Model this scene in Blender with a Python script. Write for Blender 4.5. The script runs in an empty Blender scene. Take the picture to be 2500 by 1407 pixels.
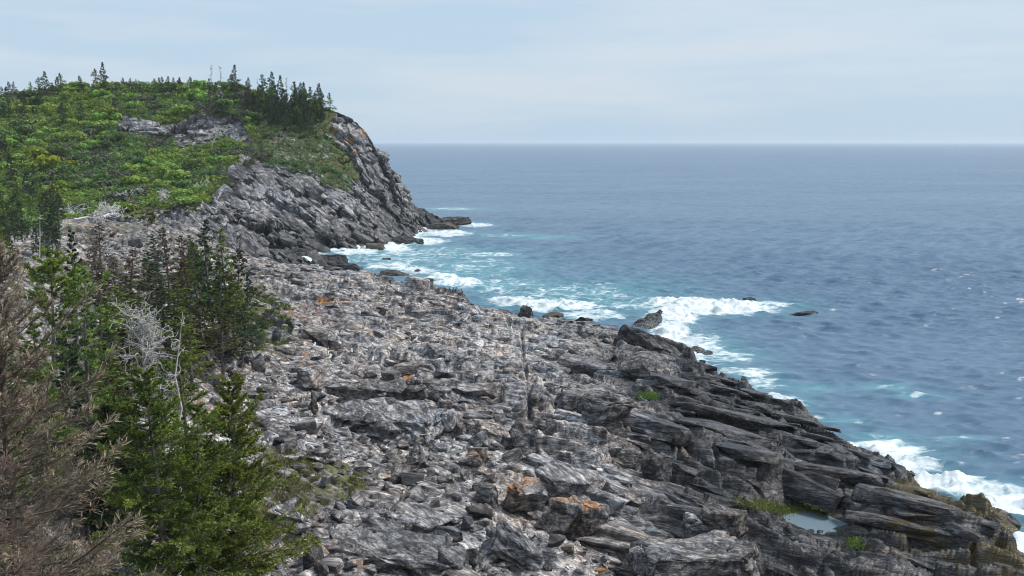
import bpy, bmesh, math
import numpy as np
from mathutils import Vector, Matrix, Euler

SC = bpy.context.scene
COL = SC.collection
R = math.radians
# ------------------------------------------------------------------ camera, sky, sun, exposure
CAM_H = 30.0
PITCH = math.atan((703.5 - 347.0) / 2500.0)
cam_d = bpy.data.cameras.new('camera'); cam = bpy.data.objects.new('camera', cam_d); COL.objects.link(cam)
cam_d.sensor_width = 36.0; cam_d.lens = 36.0; cam_d.clip_start = 0.5; cam_d.clip_end = 120000.0
cam.location = (0, 0, CAM_H); cam.rotation_euler = (math.pi / 2 - PITCH, 0, 0)
SC.camera = cam

SUN_EL, SUN_AZ = R(54), R(88)          # azimuth measured from +Y (view direction) towards +X (right)
world = bpy.data.worlds.new('World'); SC.world = world; world.use_nodes = True
wn, wl = world.node_tree.nodes, world.node_tree.links
wn.clear()
wo = wn.new('ShaderNodeOutputWorld'); bg = wn.new('ShaderNodeBackground')
sky = wn.new('ShaderNodeTexSky'); sky.sky_type = 'NISHITA'; sky.sun_disc = False
sky.sun_elevation = SUN_EL; sky.sun_rotation = SUN_AZ
sky.altitude = 30; sky.air_density = 1.0; sky.dust_density = 1.5; sky.ozone_density = 2.0
bg.inputs['Strength'].default_value = 0.12
# thin high overcast veil with faint streaks mixed over the clear sky
tc = wn.new('ShaderNodeTexCoord'); mp = wn.new('ShaderNodeMapping')
mp.inputs['Scale'].default_value = (1.1, 1.1, 9.0); mp.inputs['Rotation'].default_value = (0, R(4), R(20))
nz = wn.new('ShaderNodeTexNoise'); nz.inputs['Scale'].default_value = 1.9; nz.inputs['Detail'].default_value = 6
nz.inputs['Roughness'].default_value = 0.55
rp = wn.new('ShaderNodeValToRGB')
rp.color_ramp.elements[0].position = 0.42; rp.color_ramp.elements[0].color = (4.5, 5.85, 7.15, 1)
rp.color_ramp.elements[1].position = 0.62; rp.color_ramp.elements[1].color = (5.7, 6.45, 7.3, 1)
mx = wn.new('ShaderNodeMixRGB'); mx.inputs[0].default_value = 0.86
wl.new(tc.outputs['Generated'], mp.inputs['Vector']); wl.new(mp.outputs[0], nz.inputs['Vector'])
wl.new(nz.outputs[0], rp.inputs[0]); wl.new(sky.outputs[0], mx.inputs[1]); wl.new(rp.outputs[0], mx.inputs[2])
wl.new(mx.outputs[0], bg.inputs['Color']); wl.new(bg.outputs[0], wo.inputs['Surface'])

sun_d = bpy.data.lights.new('sun', 'SUN'); sun_d.energy = 3.5; sun_d.angle = R(10); sun_d.color = (1.0, 0.95, 0.88)
sun = bpy.data.objects.new('sun', sun_d); COL.objects.link(sun)
sv = Vector((math.sin(SUN_AZ) * math.cos(SUN_EL), math.cos(SUN_AZ) * math.cos(SUN_EL), math.sin(SUN_EL)))
sun.rotation_euler = sv.to_track_quat('Z', 'Y').to_euler(); sun.location = (60, 40, 120)

SC.view_settings.view_transform = 'Standard'; SC.view_settings.look = 'None'
SC.view_settings.exposure = 0.0; SC.view_settings.gamma = 1.0
SC.render.engine = 'CYCLES'
cy = SC.cycles
cy.max_bounces = 6; cy.diffuse_bounces = 3; cy.glossy_bounces = 3; cy.transmission_bounces = 2; cy.transparent_max_bounces = 8
cy.volume_bounces = 1
cy.use_denoising = True
SC.render.film_transparent = False
SC.cycles.pixel_filter_type = 'BLACKMAN_HARRIS'; SC.cycles.filter_width = 1.1

# ------------------------------------------------------------------ helpers
F32 = np.float32
def tag(o, label=None, cat=None, group=None, kind=None):
    if label: o['label'] = label
    if cat: o['category'] = cat
    if group: o['group'] = group
    if kind: o['kind'] = kind
    return o
def thing(name, label, cat, loc=(0, 0, 0), group=None):
    o = bpy.data.objects.new(name, None); COL.objects.link(o); o.location = loc; o.empty_display_size = 0.3
    return tag(o, label, cat, group)
def mesh_from(name, V, F, mats, smooth=False, fmat=None, attrs=None, cols=None):
    """V (n,3); F one (m,k) array or a list of such arrays; attrs: name -> per-vertex floats; cols: name -> (n,4)"""
    if not isinstance(F, (list, tuple)): F = [F]
    F = [np.asarray(f, np.int32) for f in F if len(f)]
    me = bpy.data.meshes.new(name)
    V = np.ascontiguousarray(V, F32)
    me.vertices.add(len(V)); me.vertices.foreach_set('co', V.ravel())
    idx = np.concatenate([f.ravel() for f in F]).astype(np.int32)
    tot = np.concatenate([np.full(len(f), f.shape[1], np.int32) for f in F])
    st = np.concatenate([[0], np.cumsum(tot)[:-1]]).astype(np.int32)
    me.loops.add(len(idx)); me.loops.foreach_set('vertex_index', idx)
    me.polygons.add(len(tot)); me.polygons.foreach_set('loop_start', st)
    try: me.polygons.foreach_set('loop_total', tot)
    except Exception: pass
    if fmat is not None: me.polygons.foreach_set('material_index', np.asarray(fmat, np.int32))
    me.update(calc_edges=True)
    me.polygons.foreach_set('use_smooth', smooth if hasattr(smooth, '__len__') else np.full(len(tot), bool(smooth)))
    for k, a in (attrs or {}).items():
        at = me.attributes.new(k, 'FLOAT', 'POINT'); at.data.foreach_set('value', np.ascontiguousarray(a, F32))
    for k, a in (cols or {}).items():
        at = me.attributes.new(k, 'FLOAT_COLOR', 'POINT'); at.data.foreach_set('color', np.ascontiguousarray(a, F32).ravel())
    for m in (mats if isinstance(mats, (list, tuple)) else [mats]): me.materials.append(m)
    me.validate()
    return me
def obj(name, me, parent=None, loc=None):
    o = bpy.data.objects.new(name, me); COL.objects.link(o)
    if parent: o.parent = parent
    if loc is not None: o.location = loc
    return o
def dup(root, loc, rz=0, sc=1.0, label=None, group=None):
    r = root.copy(); COL.objects.link(r); r.location = loc; r.rotation_euler = (0, 0, rz)
    r.scale = (sc, sc, sc) if not hasattr(sc, '__len__') else sc
    if label: r['label'] = label
    if group: r['group'] = group
    for ch in root.children:
        c = ch.copy(); COL.objects.link(c); c.parent = r
    return r

# pixel (2500 x 1407 photograph) <-> world
cp, sp = math.cos(PITCH), math.sin(PITCH)
def ray(u, v):
    a = (np.asarray(u, float) - 1250) / 2500; b = (703.5 - np.asarray(v, float)) / 2500
    return a, cp + b * sp, -sp + b * cp
def P(u, v, z=0.0):
    x, y, w = ray(u, v); t = (z - CAM_H) / w
    return np.array([x * t, y * t, z])
def PD(u, v, Y):
    x, y, w = ray(u, v); t = Y / y
    return np.array([x * t, Y, CAM_H + w * t])
def proj(x, y, z):
    dz = z - CAM_H
    f = y * cp - dz * sp; up = y * sp + dz * cp
    f = np.where(f < 0.1, 0.1, f)
    return 1250 + 2500 * x / f, 703.5 - 2500 * up / f
def inpoly(u, v, poly):
    u = np.asarray(u); v = np.asarray(v); inside = np.zeros(u.shape, bool)
    n = len(poly)
    for i in range(n):
        x1, y1 = poly[i]; x2, y2 = poly[(i + 1) % n]
        if y1 == y2: continue
        c = ((y1 > v) != (y2 > v)) & (u < (x2 - x1) * (v - y1) / (y2 - y1) + x1)
        inside ^= c
    return inside
def sstep(a, b, x):
    t = np.clip((x - a) / (b - a), 0, 1); return t * t * (3 - 2 * t)

# ------------------------------------------------------------------ noise
def _h(ix, iy, iz, seed):
    h = (ix.astype(np.uint32) * np.uint32(374761393) + iy.astype(np.uint32) * np.uint32(668265263)
         + np.uint32((iz if np.isscalar(iz) else 0) * 2246822519 % 4294967296) + np.uint32(seed * 3266489917 % 4294967296))
    if not np.isscalar(iz): h = h + iz.astype(np.uint32) * np.uint32(2246822519)
    h = (h ^ (h >> np.uint32(15))) * np.uint32(2246822519)
    h = (h ^ (h >> np.uint32(13))) * np.uint32(3266489917)
    h = h ^ (h >> np.uint32(16))
    return (h & np.uint32(0xFFFFFF)).astype(F32) / F32(16777216.0)
def vn2(x, y, seed=0):
    ix = np.floor(x); iy = np.floor(y); fx = (x - ix).astype(F32); fy = (y - iy).astype(F32)
    ix = ix.astype(np.int64); iy = iy.astype(np.int64)
    fx = fx * fx * fx * (fx * (fx * 6 - 15) + 10); fy = fy * fy * fy * (fy * (fy * 6 - 15) + 10)
    a = _h(ix, iy, 0, seed); b = _h(ix + 1, iy, 0, seed); c = _h(ix, iy + 1, 0, seed); d = _h(ix + 1, iy + 1, 0, seed)
    return (a + (b - a) * fx) * (1 - fy) + (c + (d - c) * fx) * fy - 0.5
def fbm2(x, y, oct=4, seed=0, gain=0.5):
    s = 0; a = 1.0; ca, sa = math.cos(0.6), math.sin(0.6)
    for k in range(oct):
        s = s + a * vn2(x, y, seed + k * 17); x, y = (x * ca - y * sa) * 2.03 + 11.3, (x * sa + y * ca) * 2.03 - 7.1; a *= gain
    return s
def vn3(x, y, z, seed=0):
    i = [np.floor(q) for q in (x, y, z)]; f = [(q - k).astype(F32) for q, k in zip((x, y, z), i)]
    i = [k.astype(np.int64) for k in i]; f = [k * k * (3 - 2 * k) for k in f]
    r = 0
    for dx in (0, 1):
        for dy in (0, 1):
            for dz in (0, 1):
                w = (f[0] if dx else 1 - f[0]) * (f[1] if dy else 1 - f[1]) * (f[2] if dz else 1 - f[2])
                r = r + w * _h(i[0] + dx, i[1] + dy, i[2] + dz, seed)
    return r - 0.5
def worley2(x, y, seed=0, jit=0.9):
    ix = np.floor(x).astype(np.int64); iy = np.floor(y).astype(np.int64)
    f1 = np.full(x.shape, 9.0, F32); f2 = f1.copy(); cid = np.zeros(x.shape, F32); ox = np.zeros(x.shape, F32); oy = ox.copy()
    for dx in (-1, 0, 1):
        for dy in (-1, 0, 1):
            cx = ix + dx; cy_ = iy + dy
            px = cx + 0.5 + jit * (_h(cx, cy_, 1, seed) - 0.5) - x; py = cy_ + 0.5 + jit * (_h(cx, cy_, 2, seed) - 0.5) - y
            d = np.sqrt(px * px + py * py).astype(F32); m = d < f1
            f2 = np.where(m, f1, np.minimum(f2, d)); f1 = np.where(m, d, f1)
            cid = np.where(m, _h(cx, cy_, 3, seed), cid); ox = np.where(m, px, ox); oy = np.where(m, py, oy)
    return f1, f2, cid, ox.astype(F32), oy.astype(F32)
def worley3(x, y, z, seed=0):
    ix, iy, iz = [np.floor(q).astype(np.int64) for q in (x, y, z)]
    f1 = np.full(x.shape, 9.0, F32); f2 = f1.copy(); cid = np.zeros(x.shape, F32); oz = cid.copy(); ox = cid.copy()
    for dx in (-1, 0, 1):
        for dy in (-1, 0, 1):
            for dz in (-1, 0, 1):
                cx, cy_, cz = ix + dx, iy + dy, iz + dz
                px = cx + 0.5 + 0.9 * (_h(cx, cy_, cz, seed + 1) - 0.5) - x
                py = cy_ + 0.5 + 0.9 * (_h(cx, cy_, cz, seed + 2) - 0.5) - y
                pz = cz + 0.5 + 0.9 * (_h(cx, cy_, cz, seed + 3) - 0.5) - z
                d = np.sqrt(px * px + py * py + pz * pz).astype(F32); m = d < f1
                f2 = np.where(m, f1, np.minimum(f2, d)); f1 = np.where(m, d, f1)
                cid = np.where(m, _h(cx, cy_, cz, seed + 4), cid); oz = np.where(m, pz, oz).astype(F32); ox = np.where(m, px, ox).astype(F32)
    return f1, f2, cid, ox, oz

# ------------------------------------------------------------------ terrain: heights of the shelf, bluff and headland
# edge of the land, traced along the rim of the rock (u, v, height of the rim)
EDGE = [(2720, 1570, .8), (2570, 1455, .6), (2495, 1398, .6), (2425, 1352, .5), (2395, 1322, .5), (2480, 1298, .9), (2440, 1268, 1.3), (2350, 1228, 1.5),
        (2205, 1198, 1.2), (2212, 1172, 1.2), (2160, 1137, 1.6), (2080, 1103, 1.8), (2022, 1068, 2.2), (1960, 1030, 2.4), (1900, 1003, 2.4),
        (1838, 985, 2.2), (1822, 952, 2.2), (1760, 925, 1.8), (1700, 908, 1.4), (1665, 880, 1.6), (1640, 848, 2.4), (1600, 822, 2.8), (1520, 797, 3.0),
        (1440, 786, 3.0), (1360, 771, 3.0), (1260, 754, 3.2), (1190, 733, 4.2), (1100, 708, 4.5), (1040, 694, 3.4), (960, 674, 2.6), (880, 657, 2.0),
        (800, 648, 1.5), (740, 646, .8), (700, 640, .3), (712, 634, .2), (760, 621, .2), (800, 612, .2), (860, 608, .2), (940, 601, .2), (1008, 596, .2),
        (1022, 575, .2), (1040, 556, .2)]
edge_w = [P(u, v, z) for u, v, z in EDGE]
POLY = [(95, -60), (95, 0), (62, 45)] + [(p[0], p[1]) for p in edge_w] + [(-33, 392), (-60, 425), (-140, 455), (-420, 480), (-420, -60)]
CTL = [tuple(p) for p in edge_w]
def cz(*pts):
    for u, v, z in pts: CTL.append(tuple(P(u, v, z)))
def cy_(*pts):
    for u, v, Y in pts: CTL.append(tuple(PD(u, v, Y)))
# rock shelf
cz((600, 1400, 8.2), (700, 1330, 7.6), (900, 1400, 6.6), (1250, 1400, 5.2), (1600, 1400, 4.0), (2000, 1400, 2.2), (2300, 1400, 1.3),
   (650, 1150, 9.0), (800, 1200, 7.4), (1050, 1200, 6.4), (1300, 1230, 6.0), (1500, 1250, 5.0), (1750, 1230, 3.2), (2000, 1275, 1.5), (2250, 1300, 1.6),
   (640, 1000, 9.2), (800, 1000, 7.4), (1050, 1020, 6.8), (1300, 1060, 6.2), (1500, 1090, 5.4), (1700, 1110, 4.6), (1900, 1110, 3.8), (2050, 1180, 2.6),
   (560, 880, 10.2), (700, 880, 8.4), (900, 900, 7.2), (1100, 900, 7.0), (1300, 900, 6.4), (1450, 920, 5.4), (1590, 900, 4.6), (1650, 980, 3.8),
   (500, 810, 11.0), (650, 800, 9.0), (800, 800, 7.6), (1000, 800, 7.2), (1200, 800, 6.2), (1400, 820, 4.8),
   (620, 720, 9.2), (760, 740, 8.0), (950, 740, 7.4), (1130, 750, 6.4), (620, 670, 7.0), (760, 690, 5.6), (900, 705, 6.6),
   (540, 640, 7.0), (640, 645, 3.6), (450, 600, 8.0), (350, 580, 9.5), (250, 560, 11.0), (560, 600, 5.2), (620, 615, 2.6))
# bluff under the viewer and the wooded slope on the left
for q in ((0, 0, 28.2), (0, -40, 31), (40, -40, 20), (-40, -40, 33), (0, 10, 25), (0, 22, 16.5), (0, 34, 9.5), (12, 25, 9), (25, 15, 10), (22, 40, 5), (45, 10, 4), (-8, 20, 17),
          (-12, 26, 14.8), (-10, 38, 10.8), (-14, 40, 11.8), (-18, 48, 12.8), (-25, 60, 13.2), (-33, 72, 13.6), (-28, 95, 12.2), (-40, 100, 13.6), (-38, 135, 11.6),
          (-60, 140, 14), (-60, 190, 11.8), (-90, 190, 15), (-80, 235, 11.5), (-120, 235, 15), (-30, 20, 21), (-60, 40, 22), (-90, 100, 22), (-150, 150, 26), (-200, 250, 32), (-200, 60, 30)):
    CTL.append(tuple(map(float, q)))
# headland: ridge, then the face below it
ridge = [(-200, 262, 362), (-60, 246, 366), (60, 226, 370), (180, 213, 372), (300, 208, 374), (430, 207, 374), (550, 210, 370), (650, 228, 362), (750, 252, 352),
         (805, 266, 347), (850, 289, 345), (885, 315, 345), (914, 354, 347), (942, 402, 351), (970, 447, 356), (1000, 490, 361), (1024, 518, 365)]
cy_(*ridge)
for i, (u, v, Y) in enumerate(ridge):
    p = PD(u, v, Y)
    if i < 9: CTL.append((p[0] * 1.14, Y + 45, p[2] * 0.8)); CTL.append((p[0] * 1.25, Y + 90, 6.0))
    else: CTL.append((p[0] * 1.04 - 1, Y + 22, p[2] * 0.72 - 1))
cy_((270, 292, 348), (400, 300, 346), (500, 283, 347), (590, 290, 343), (620, 335, 333), (330, 338, 338), (450, 352, 335), (560, 372, 329),
    (-100, 330, 335), (0, 330, 332), (-60, 430, 308), (0, 420, 311), (0, 500, 292), (150, 300, 346), (150, 400, 318), (250, 450, 306), (150, 500, 292), (300, 512, 287),
    (420, 450, 303), (420, 512, 283), (540, 440, 302), (550, 505, 280), (650, 385, 318), (700, 330, 333), (760, 310, 338), (760, 400, 322), (840, 350, 337),
    (850, 430, 325), (650, 470, 293), (750, 480, 301), (650, 545, 275), (600, 545, 272), (750, 565, 281), (850, 520, 305), (900, 400, 340), (900, 450, 333), (950, 500, 336), (880, 560, 303),
    (960, 545, 328), (980, 500, 350))
CTL = np.array(CTL, float)
_d = np.sqrt(((CTL[:, None, :2] - CTL[None, :, :2]) ** 2).sum(-1) + 1.0)
_A = np.zeros((len(CTL) + 3, len(CTL) + 3)); n_ = len(CTL)
_A[:n_, :n_] = -_d - np.eye(n_) * 0.15; _A[:n_, n_] = 1; _A[:n_, n_ + 1:] = CTL[:, :2] / 100; _A[n_, :n_] = 1; _A[n_ + 1:, :n_] = (CTL[:, :2] / 100).T
_w = np.linalg.solve(_A, np.concatenate([CTL[:, 2], [0, 0, 0]]))
_PX = np.array(POLY, float)
def base_h(x, y):
    x = np.asarray(x, float); y = np.asarray(y, float); out = np.empty(x.size); xf, yf = x.ravel(), y.ravel()
    for a in range(0, x.size, 60000):
        X, Y = xf[a:a + 60000], yf[a:a + 60000]
        d = np.sqrt((X[:, None] - CTL[None, :, 0]) ** 2 + (Y[:, None] - CTL[None, :, 1]) ** 2 + 1.0)
        out[a:a + 60000] = -d @ _w[:n_] + _w[n_] + (X * _w[n_ + 1] + Y * _w[n_ + 2]) / 100
    return out.reshape(x.shape)
def land_sd(x, y):
    x = np.asarray(x, float); y = np.asarray(y, float); best = np.full(x.shape, 1e9)
    n = len(_PX)
    for i in range(n):
        a = _PX[i]; b = _PX[(i + 1) % n]; e = b - a; L = e @ e
        t = np.clip(((x - a[0]) * e[0] + (y - a[1]) * e[1]) / L, 0, 1)
        best = np.minimum(best, (x - a[0] - t * e[0]) ** 2 + (y - a[1] - t * e[1]) ** 2)
    return np.sqrt(best) * np.where(inpoly(x, y, POLY), 1, -1)

TALUS = [(470, 820), (600, 850), (700, 880), (770, 960), (765, 1010), (900, 1060), (1100, 1080), (1250, 1100), (1330, 1130), (1190, 1190), (1210, 1270),
         (1480, 1330), (1500, 1420), (540, 1420), (620, 1250), (650, 1090), (560, 950)]
BEACH = [(180, 560), (300, 535), (420, 520), (540, 520), (600, 580), (660, 640), (620, 700), (480, 640), (300, 610)]
FISS = [P(1272, 775, 6.2), P(1283, 880, 6.4), P(1290, 960, 6.3), P(1296, 1050, 6.2), P(1318, 1120, 6.0)]
def saw(s, L, seed, lx):
    k = np.floor(s / L); f = s / L - k
    amp = 0.35 + 0.9 * _h(k.astype(np.int64), np.zeros(k.shape, np.int64), 5, seed) + 0.9 * vn2(lx / (L * 2.2) + k * 7.7, k * 3.1, seed)
    return np.clip(amp, 0, 1.4) * np.where(f < 0.2, f / 0.2, 1 - (f - 0.2) / 0.8)
def shelf_detail(x, y, hb):
    """vertical relief of the bedded, jointed rock; strike runs towards the right foreground, scarps face the viewer"""
    u, v = proj(x, y, hb)
    tx, ty, sx, sy = 0.75, -0.66, 0.66, 0.75
    w = 3.4 * fbm2(x / 18, y / 18, 3, 3)
    s = sx * x + sy * y + w; l = tx * x + ty * y
    right = sstep(1150, 1650, u + 60 * w) * sstep(760, 900, v)
    tal = inpoly(u, v, TALUS).astype(F32)
    d = saw(s, 10.0, 11, l) * (0.6 + 1.2 * right) + saw(s + 0.4 * fbm2(x / 5, y / 5, 2, 9), 3.6, 12, l) * (0.2 + 1.15 * right)
    d = d + saw(s + 0.25 * fbm2(x / 3, y / 3, 2, 8), 1.5, 13, l) * (0.05 + 0.5 * right)
    d = d - 0.9 + 1.6 * fbm2(x / 13, y / 13, 3, 44)
    wx = 0.6 * fbm2(x / 3, y / 3, 3, 21); wy = 0.6 * fbm2(x / 3, y / 3, 3, 22)
    c = 1 - 0.3 * right
    for size, st, amp, seed, cr, wd in ((6.5, 1.7, 1.0, 31, 0.9, 0.07), (2.6, 1.7, 0.55, 33, 0.55, 0.1)):
        f1, f2, cc, ox, oy = worley2(l / (size * st) + wx * 0.6, s / size + wy * 0.6, seed)
        d = d + c * amp * ((cc - 0.5) * 1.1 + 0.6 * oy + 0.6 * (cc * 7.3 % 1 - 0.5) * ox * 2) - cr * (1 - sstep(0.0, wd, f2 - f1)) * sstep(-.25, .15, fbm2(x / 5, y / 5, 2, seed + 5))
    # beds weather into flat treads with short risers
    q = d + hb + 0.05 * x - 0.03 * y
    for T, kk, sd_ in ((0.95, 0.6, 46), (0.36, 0.7, 47)):
        qq = q / T + 0.5 * fbm2(x / (T * 6), y / (T * 6), 3, sd_); f = qq - np.floor(qq)
        st_ = np.floor(qq) + np.where(f < 0.72, f * 0.28, 0.2016 + (f - 0.72) / 0.28 * 0.7984)
        q = q + kk * (st_ - qq) * T
    d = q - hb - 0.05 * x + 0.03 * y
    f1, f2, cc, ox, oy = worley2(l / 1.7 + wx, s / 1.0 + wy, 35)
    d = d + 0.12 * ((cc - 0.5) + 0.5 * oy) - 0.16 * (1 - sstep(0.0, 0.14, f2 - f1)) + 0.06 * fbm2(x / 0.9, y / 0.9, 2, 41)
    # open bedding seams along the strike
    for sc_, wd, dep, sd_ in ((2.6, 0.045, 0.55, 61), (1.1, 0.05, 0.26, 63)):
        n = vn2(l / (sc_ * 9), s / sc_, sd_) + 0.45 * vn2(l / (sc_ * 4), s / (sc_ * 0.5), sd_ + 1)
        d = d - dep * (1 - sstep(0.0, wd * 2, np.abs(n)))
    d = d * (1 - 0.5 * tal)
    fd = np.full(x.shape, 1e9)
    for a, b in zip(FISS[:-1], FISS[1:]):
        e = b[:2] - a[:2]; t = np.clip(((x - a[0]) * e[0] + (y - a[1]) * e[1]) / (e @ e), 0, 1)
        fd = np.minimum(fd, np.hypot(x - a[0] - t * e[0], y - a[1] - t * e[1]))
    d = d - (0.3 + 0.6 * sstep(-.1, .3, fbm2(x / 6, y / 6, 2, 55)) + 0.9 * sstep(104, 92, y)) * (1 - sstep(0.04, 0.2 + 0.1 * sstep(110, 95, y), fd + 0.16 * fbm2(x, y, 2, 51)))
    return d
POOLS = [(1985, 1272, 1.5, 66, 24), (1935, 1328, 1.6, 28, 5)]
def height(x, y, detail=True):
    """ground height (shelf and bluff); the headland adds its own relief"""
    x = np.asarray(x, float); y = np.asarray(y, float)
    hb = base_h(x, y); sd = land_sd(x, y)
    far = sstep(225, 250, np.hypot(x, y))
    turf = sstep(0, 6, -(x + 3 + 0.22 * y)) * sstep(90, 60, y)          # soil slope under the near trees
    near = sstep(40, 30, y)
    if detail:
        d = shelf_detail(x, y, hb)
        k = (1 - far * 0.75) * (1 - 0.7 * np.maximum(turf, near))
        h = hb + d * k
    else: h = hb
    h = h + np.minimum(0, sd + 0.6 * fbm2(x / 3, y / 3, 2, 61)) * 1.3
    # the tide pool basins
    for u, v, z, ru, rv in POOLS:
        p = P(u, v, z); q0 = P(u - ru, v, z); q1 = P(u, v - rv, z)
        rx = abs(p[0] - q0[0]); ry = abs(q1[1] - p[1])
        q = np.sqrt(((x - p[0]) / rx) ** 2 + ((y - p[1]) / ry) ** 2) + 0.5 * fbm2(x / 1.5, y / 1.5, 2, 71)
        h = np.where(q < 1.35, np.minimum(h, z - 0.25 + 0.5 * sstep(0.8, 1.35, q)), np.where(q < 2.1, np.clip(h, z + 0.06, z + 0.2 + 2.5 * np.maximum(q - 1.35, 0)), h))
    return np.maximum(h, -6)
def hull_rock(seed, dims, n=15, cuts=0, rough=0.0, flat=0.0, tip=None, bev=0.035):
    """angular rock: convex hull of points in a box of the given size, base at z = 0"""
    rng = np.random.default_rng(seed); d = np.array(dims) / 2
    p = rng.uniform(-1, 1, (n, 3)); k = np.argmax(np.abs(p) + rng.random((n, 3)) * 0.4, 1); p[np.arange(n), k] = np.sign(p[np.arange(n), k]) * (0.86 + 0.14 * rng.random(n))
    if n >= 36: p = rng.normal(size=(n, 3)); p /= np.linalg.norm(p, axis=1, keepdims=True)
    elif flat: p[:, 2] = np.sign(p[:, 2]) * np.maximum(np.abs(p[:, 2]), flat)
    if tip is not None: p = np.concatenate([p * np.array([1, 1, 0.7]), np.array([tip])])
    bm = bmesh.new(); [bm.verts.new(q * d) for q in p]
    r = bmesh.ops.convex_hull(bm, input=bm.verts); bmesh.ops.delete(bm, geom=list({g_ for g_ in r['geom_interior'] if isinstance(g_, bmesh.types.BMVert)}), context='VERTS')
    bmesh.ops.dissolve_limit(bm, angle_limit=R(12), verts=bm.verts, edges=bm.edges)
    bmesh.ops.bevel(bm, geom=list(bm.edges), offset=bev * min(dims), segments=1, affect='EDGES', clamp_overlap=True)
    bmesh.ops.triangulate(bm, faces=bm.faces)
    if cuts:
        for _ in range(cuts): bmesh.ops.subdivide_edges(bm, edges=bm.edges, cuts=1, use_grid_fill=True)
        co = np.array([v_.co for v_ in bm.verts]); bm.normal_update(); nr = np.array([v_.normal for v_ in bm.verts])
        f1, f2, c, ox, oz = worley3(co[:, 0] / 1.6, co[:, 1] / 1.6, co[:, 2] / 0.55, seed)
        dd = rough * (0.7 * (c - 0.5) - 0.5 * (1 - sstep(0, 0.15, f2 - f1)) + 0.5 * vn3(co[:, 0] * 1.5, co[:, 1] * 1.5, co[:, 2] * 3, seed))
        for v_, q, m_, e in zip(bm.verts, co, nr, dd): v_.co = Vector(q + m_ * e)
    bm.verts.ensure_lookup_table(); zmin = min(v_.co.z for v_ in bm.verts)
    V = np.array([v_.co for v_ in bm.verts]); V[:, 2] -= zmin; F = np.array([[v_.index for v_ in f.verts] for f in bm.faces]); bm.free()
    return V, F
# ------------------------------------------------------------------ materials
def new_mat(name):
    m = bpy.data.materials.new(name); m.use_nodes = True
    nt = m.node_tree; nt.nodes.clear()
    out = nt.nodes.new('ShaderNodeOutputMaterial'); b = nt.nodes.new('ShaderNodeBsdfPrincipled')
    nt.links.new(b.outputs[0], out.inputs['Surface'])
    return m, nt, b
class G:
    """small node-graph helper"""
    def __init__(s, nt): s.nt = nt
    def n(s, t, **kw):
        q = s.nt.nodes.new(t)
        for k, v in kw.items():
            if k in q.inputs.keys() if isinstance(k, str) else False: q.inputs[k].default_value = v
            else: setattr(q, k, v)
        return q
    def l(s, a, b): s.nt.links.new(a, b)
    def val(s, sock, v):
        if isinstance(v, (int, float, tuple)): sock.default_value = v
        else: s.l(v, sock)
    def math(s, op, a, b=0.0, c=None, clamp=False):
        q = s.nt.nodes.new('ShaderNodeMath'); q.operation = op; q.use_clamp = clamp
        s.val(q.inputs[0], a); s.val(q.inputs[1], b)
        if c is not None: s.val(q.inputs[2], c)
        return q.outputs[0]
    def mix(s, f, a, b, mode='MIX'):
        q = s.nt.nodes.new('ShaderNodeMixRGB'); q.blend_type = mode
        for i, v in enumerate((f, a, b)):
            if isinstance(v, tuple) and len(v) == 3: v = v + (1,)
            s.val(q.inputs[i], v)
        return q.outputs[0]
    def ramp(s, f, stops):
        q = s.nt.nodes.new('ShaderNodeValToRGB'); e = q.color_ramp.elements
        while len(e) < len(stops): e.new(0.5)
        for i, (p, c) in enumerate(stops):
            e[i].position = p; e[i].color = (c + (1,)) if isinstance(c, tuple) else (c, c, c, 1)
        s.l(f, q.inputs[0]); return q.outputs[0]
    def noise(s, vec, scale, detail=4, rough=0.55, dist=0.0):
        q = s.nt.nodes.new('ShaderNodeTexNoise'); q.inputs['Scale'].default_value = scale; q.inputs['Detail'].default_value = detail
        q.inputs['Roughness'].default_value = rough; q.inputs['Distortion'].default_value = dist
        if vec is not None: s.l(vec, q.inputs['Vector'])
        return q.outputs[0]
    def mapping(s, vec, loc=(0, 0, 0), rot=(0, 0, 0), sc=(1, 1, 1)):
        q = s.nt.nodes.new('ShaderNodeMapping'); q.inputs['Location'].default_value = loc; q.inputs['Rotation'].default_value = rot; q.inputs['Scale'].default_value = sc
        s.l(vec, q.inputs['Vector']); return q.outputs[0]
    def attr(s, name):
        q = s.nt.nodes.new('ShaderNodeAttribute'); q.attribute_name = name; return q

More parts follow.
